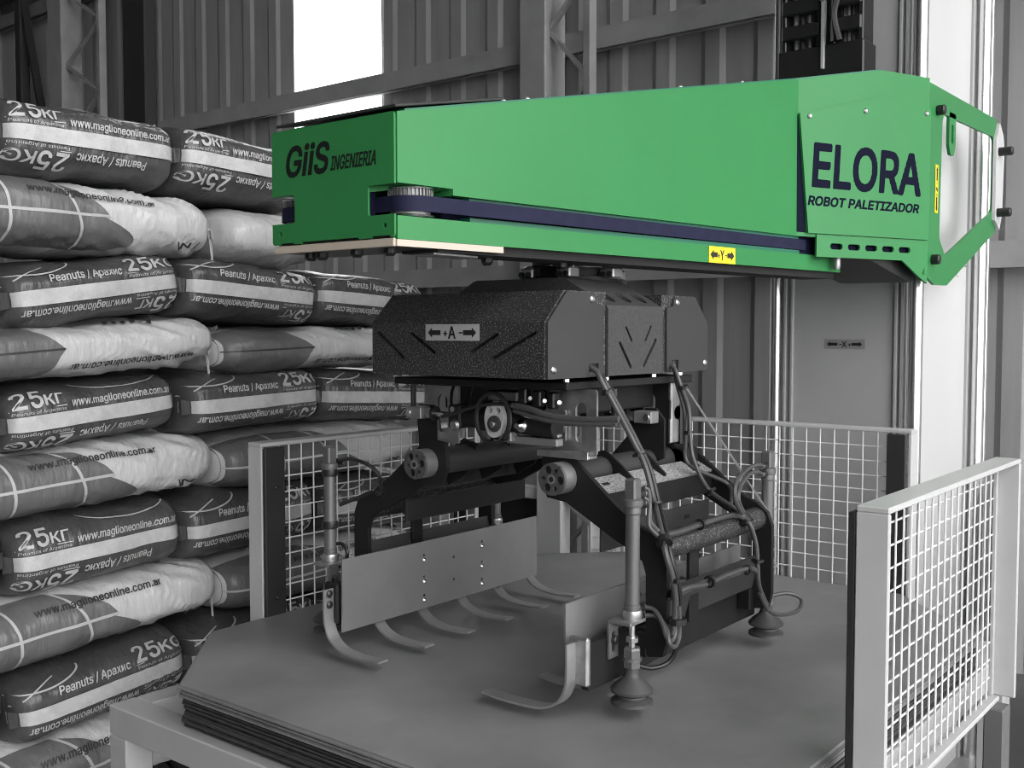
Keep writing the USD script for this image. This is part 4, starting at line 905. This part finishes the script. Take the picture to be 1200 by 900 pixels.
# suction units
def suction(x, y, s, label, dz=0.0, rodonly=False):
    z0 = 0.782 + dz
    u = part(gr, 'suction_cup', lathe([(0.030, 0.0), (0.0385, 0.001), (0.038, 0.006), (0.026, 0.013), (0.025, 0.016), (0.038, 0.023), (0.0385, 0.027), (0.030, 0.036), (0.016, 0.048), (0.013, 0.055), (0.013, 0.066)], (x, y, z0), seg=32), M_RUBBER, label='grey bellows suction cup')
    part(u, 'cup_holder', lathe([(0.0165, 0), (0.0165, 0.032), (0.0145, 0.036), (0.011, 0.037)], (x, y, z0 + 0.066), seg=6 if s < 0 else 16), M_CYL, smooth=False)
    part(u, 'holder_collar', lathe([(0.0175, 0), (0.0175, 0.006)], (x, y, z0 + 0.078), seg=20), M_CYL)
    part(u, 'piston_rod', cyl((x, y, z0 + 0.10), (x, y, z0 + 0.145), 0.006, 12), M_CHROME)
    part(u, 'locknut', cyl((x, y, z0 + 0.112), (x, y, z0 + 0.120), 0.012, 6), M_GALV)
    tubez = z0 + 0.17
    part(u, 'cylinder_tube', lathe([(0.0140, 0), (0.0145, 0.002), (0.0145, 0.010), (0.013, 0.011), (0.013, 0.172), (0.0145, 0.174), (0.0145, 0.184), (0.0135, 0.186)], (x, y, tubez), seg=24), M_CYL, label='anodised air cylinder')
    part(u, 'tube_collar', lathe([(0.0165, 0), (0.018, 0.004), (0.018, 0.012), (0.0165, 0.016)], (x, y, tubez - 0.016), seg=24), M_GALV)
    part(u, 'head', cat(lathe([(0.017, 0), (0.018, 0.004), (0.018, 0.012), (0.012, 0.016)], (x, y, tubez + 0.186), seg=24), bx((x - 0.0115, y - 0.0115, tubez + 0.198), (x + 0.0115, y + 0.0115, tubez + 0.236), 0.003)), M_CYL)
    part(u, 'head_port', cyl((x + 0.0116, y - 0.0, tubez + 0.214), (x + 0.0125, y, tubez + 0.214), 0.0055, 10), M_SHADOWBLACK)
    # L bracket to the clamp beam
    yb = YC + s * 0.340
    part(u, 'mount_bracket', cat(bx((x - 0.034, yb - s * 0.0, tubez - 0.022), (x + 0.018, y + s * 0.018, tubez - 0.016), 0.001), prism(sbox(x - 0.034, tubez - 0.088, x - 0.004, tubez - 0.020).difference(slot((x - 0.019, tubez - 0.072), (x - 0.019, tubez - 0.044), 0.010)), 'y', *sorted((yb, yb + s * 0.004)))), M_GALV)
    part(u, 'bracket_bolt', lathe([(0.008, 0), (0.008, 0.006), (0.005, 0.008)], (x - 0.019, yb + s * 0.004, tubez - 0.055), (0, s, 0), 10), M_BLACK)
    for zz in (tubez + 0.205, tubez + 0.188, tubez - 0.002, tubez - 0.018) if s < 0 else (tubez + 0.20, tubez - 0.03):
        sx_ = 1 if x < 2 else -1
        f_ = part(u, 'fitting', cyl((x + sx_ * 0.010, y, zz), (x + sx_ * 0.032, y - 0.002, zz), 0.0075, 12, 0.001), M_BLACK)
        part(f_, 'fitting_ring', cyl((x + sx_ * 0.032, y - 0.002, zz), (x + sx_ * 0.036, y - 0.002, zz), 0.0062, 10), M_GALV)
    return u
suction(1.598, 1.000, -1, 'near')
suction(2.150, 1.000, -1, 'far')
suction(1.545, 1.742, 1, 'near', 0.012)
suction(2.115, 1.742, 1, 'far', 0.012)
for zz in (1.135, 1.02):
    part(gr, 'cable_clamp', lathe([(0.0165, 0), (0.0175, 0.003), (0.0175, 0.013), (0.0165, 0.016)], (1.545, 1.742, zz), seg=16), M_BLACK)
# hoses and cable ties
H = {
 'a': [(1.682, 1.150, 1.380), (1.682, 1.135, 1.372), (1.680, 1.120, 1.350), (1.698, 1.100, 1.301), (1.724, 1.080, 1.241), (1.722, 1.050, 1.192), (1.706, 1.020, 1.127), (1.656, .975, 1.085), (1.632, .952, 1.054), (1.640, .942, 1.008), (1.651, .942, .960), (1.645, .944, .905)],
 'b': [(1.979, 1.152, 1.376), (1.977, 1.135, 1.370), (1.975, 1.120, 1.338), (1.994, 1.110, 1.283), (1.985, 1.100, 1.222), (1.982, 1.090, 1.178), (1.972, 1.050, 1.121), (1.975, .990, 1.085), (1.979, .962, 1.061), (1.990, .950, 1.017), (1.992, .946, .964), (2.000, .946, .926), (2.040, .947, .878)],
 'c': [(1.987, 1.152, 1.376), (1.985, 1.140, 1.366), (1.981, 1.130, 1.334), (1.994, 1.120, 1.279), (1.998, 1.120, 1.218), (1.982, 1.100, 1.166), (2.083, 1.060, 1.116), (1.980, 1.000, 1.080), (1.990, .968, 1.056), (2.002, .955, 1.010)],
}
for k, r, mat in (('a', 0.0058, M_HOSE), ('b', 0.0048, M_HOSE), ('c', 0.0045, M_HOSE)):
    part(gr, 'hose', tube(H[k], r, 10, 8), mat)
part(gr, 'hose', tube([np.array(p) + (0.010, -0.004, -0.004) for p in H['a'][1:]], 0.0050, 8, 8), M_BLACK)
for pts, r, mat in (
  ([(1.651, .973, 1.080), (1.719, .975, 1.077), (1.81, .978, 1.078), (1.887, .976, 1.080), (1.953, .975, 1.076), (1.985, .962, 1.060)], 0.0055, M_HOSE),
  ([(1.655, .983, 1.081), (1.74, .985, 1.0785), (1.81, .984, 1.081), (1.90, .984, 1.080), (1.96, .983, 1.078)], 0.004, M_BLACK),
  ([(1.655, .950, .972), (1.685, .952, .976), (1.716, .950, .977), (1.788, .952, .970), (1.876, .950, .973), (1.965, .950, .969), (1.995, .949, .955)], 0.0055, M_HOSE),
  ([(1.655, .957, .966), (1.716, .956, .969), (1.788, .957, .974), (1.876, .956, .966), (1.965, .955, .963)], 0.004, M_HOSE),
  ([(1.632, .998, 1.168), (1.640, .993, 1.160), (1.636, .988, 1.130), (1.630, .983, 1.108), (1.640, .972, 1.090)], 0.0042, M_HOSE),
  ([(1.632, .998, 1.150), (1.638, .990, 1.140), (1.628, .985, 1.116), (1.622, .980, 1.100), (1.634, .970, 1.083)], 0.0042, M_HOSE),
  ([(1.634, .998, .950), (1.640, .98, .946), (1.634, .96, .928), (1.622, .944, .908), (1.632, .940, .898), (1.648, .940, .910), (1.650, .940, .952)], 0.0045, M_HOSE),
  ([(1.634, .998, .934), (1.642, .978, .934), (1.632, .95, .920), (1.618, .936, .900), (1.632, .933, .889), (1.652, .935, .905), (1.652, .936, .958)], 0.0045, M_HOSE),
  ([(1.610, .998, .848), (1.637, .980, .840), (1.662, .960, .850), (1.668, .948, .884), (1.655, .944, .942)], 0.0045, M_BLACK),
  ([(2.116, .998, 1.160), (2.06, .988, 1.166), (1.99, .975, 1.163), (1.935, .968, 1.146), (1.925, .964, 1.112), (1.950, .962, 1.082)], 0.0048, M_HOSE),
  ([(2.116, .998, 1.142), (2.06, .988, 1.152), (2.00, .977, 1.150), (1.955, .970, 1.132), (1.943, .966, 1.108), (1.960, .963, 1.082)], 0.0048, M_HOSE),
  ([(2.166, .996, .866), (2.20, .972, .868), (2.225, .952, .854), (2.19, .942, .838), (2.11, .942, .844), (2.039, .942, .868), (2.0, .945, .912)], 0.0045, M_HOSE),
  ([(1.560, 1.730, 1.166), (1.56, 1.70, 1.174), (1.56, 1.665, 1.172), (1.57, 1.636, 1.160), (1.58, 1.622, 1.137), (1.6, 1.640, 1.100)], 0.0042, M_BLACK),
  ([(1.56, 1.728, 1.070), (1.58, 1.703, 1.083), (1.6, 1.667, 1.101)], 0.004, M_BLACK),
  ([(1.555, 1.735, .985), (1.556, 1.715, .986), (1.556, 1.700, .970), (1.556, 1.706, .948)], 0.004, M_BLACK)):
    part(gr, 'hose', tube(pts, r, 8, 8), mat)
def tie(p, r=0.010, d=(0, 0, 1), w=0.005):
    p = np.asarray(p, float); d = np.asarray(d, float); d /= np.linalg.norm(d)
    m = cat(lathe([(r, -w / 2), (r, w / 2)], p, d, 12), bx(p - 0.004 + (-r, -r * .3, 0), p + 0.004 + (-r, -r * .3, 0)))
    part(gr, 'cable_tie', m, M_BLACK)
tie((1.685, 1.113, 1.335), 0.0135, (.2, -.2, -.5)); tie((1.728, 1.068, 1.215), 0.0135, (0, -.3, -.6)); tie((1.708, 1.018, 1.126), 0.0135, (-.1, -.3, -.6))
tie((1.985, 1.118, 1.33), 0.011, (.2, -.1, -.5)); tie((1.990, 1.108, 1.235), 0.011); tie((1.978, 1.045, 1.115), 0.012, (0, -.5, -.5)); tie((1.982, .967, 1.062), 0.014, (0, -.5, -.5), 0.012)
tie((1.640, .960, 1.073), 0.015, (-.5, -.5, -.5), 0.012); tie((1.655, .940, 1.005), 0.015); tie((1.652, .939, .93), 0.017, (0, 0, 1), 0.010)
tie((1.81, .980, 1.078), 0.011, (1, 0, 0), 0.008); tie((1.80, .953, .972), 0.012, (1, 0, 0), 0.008); tie((1.665, .952, .975), 0.010, (1, 0, 0), 0.008); tie((1.955, .952, .967), 0.010, (1, 0, 0), 0.008)
tie((1.605, 1.645, 1.100), 0.012, (0, 1, 1), 0.008); tie((1.995, .948, .98), 0.013)
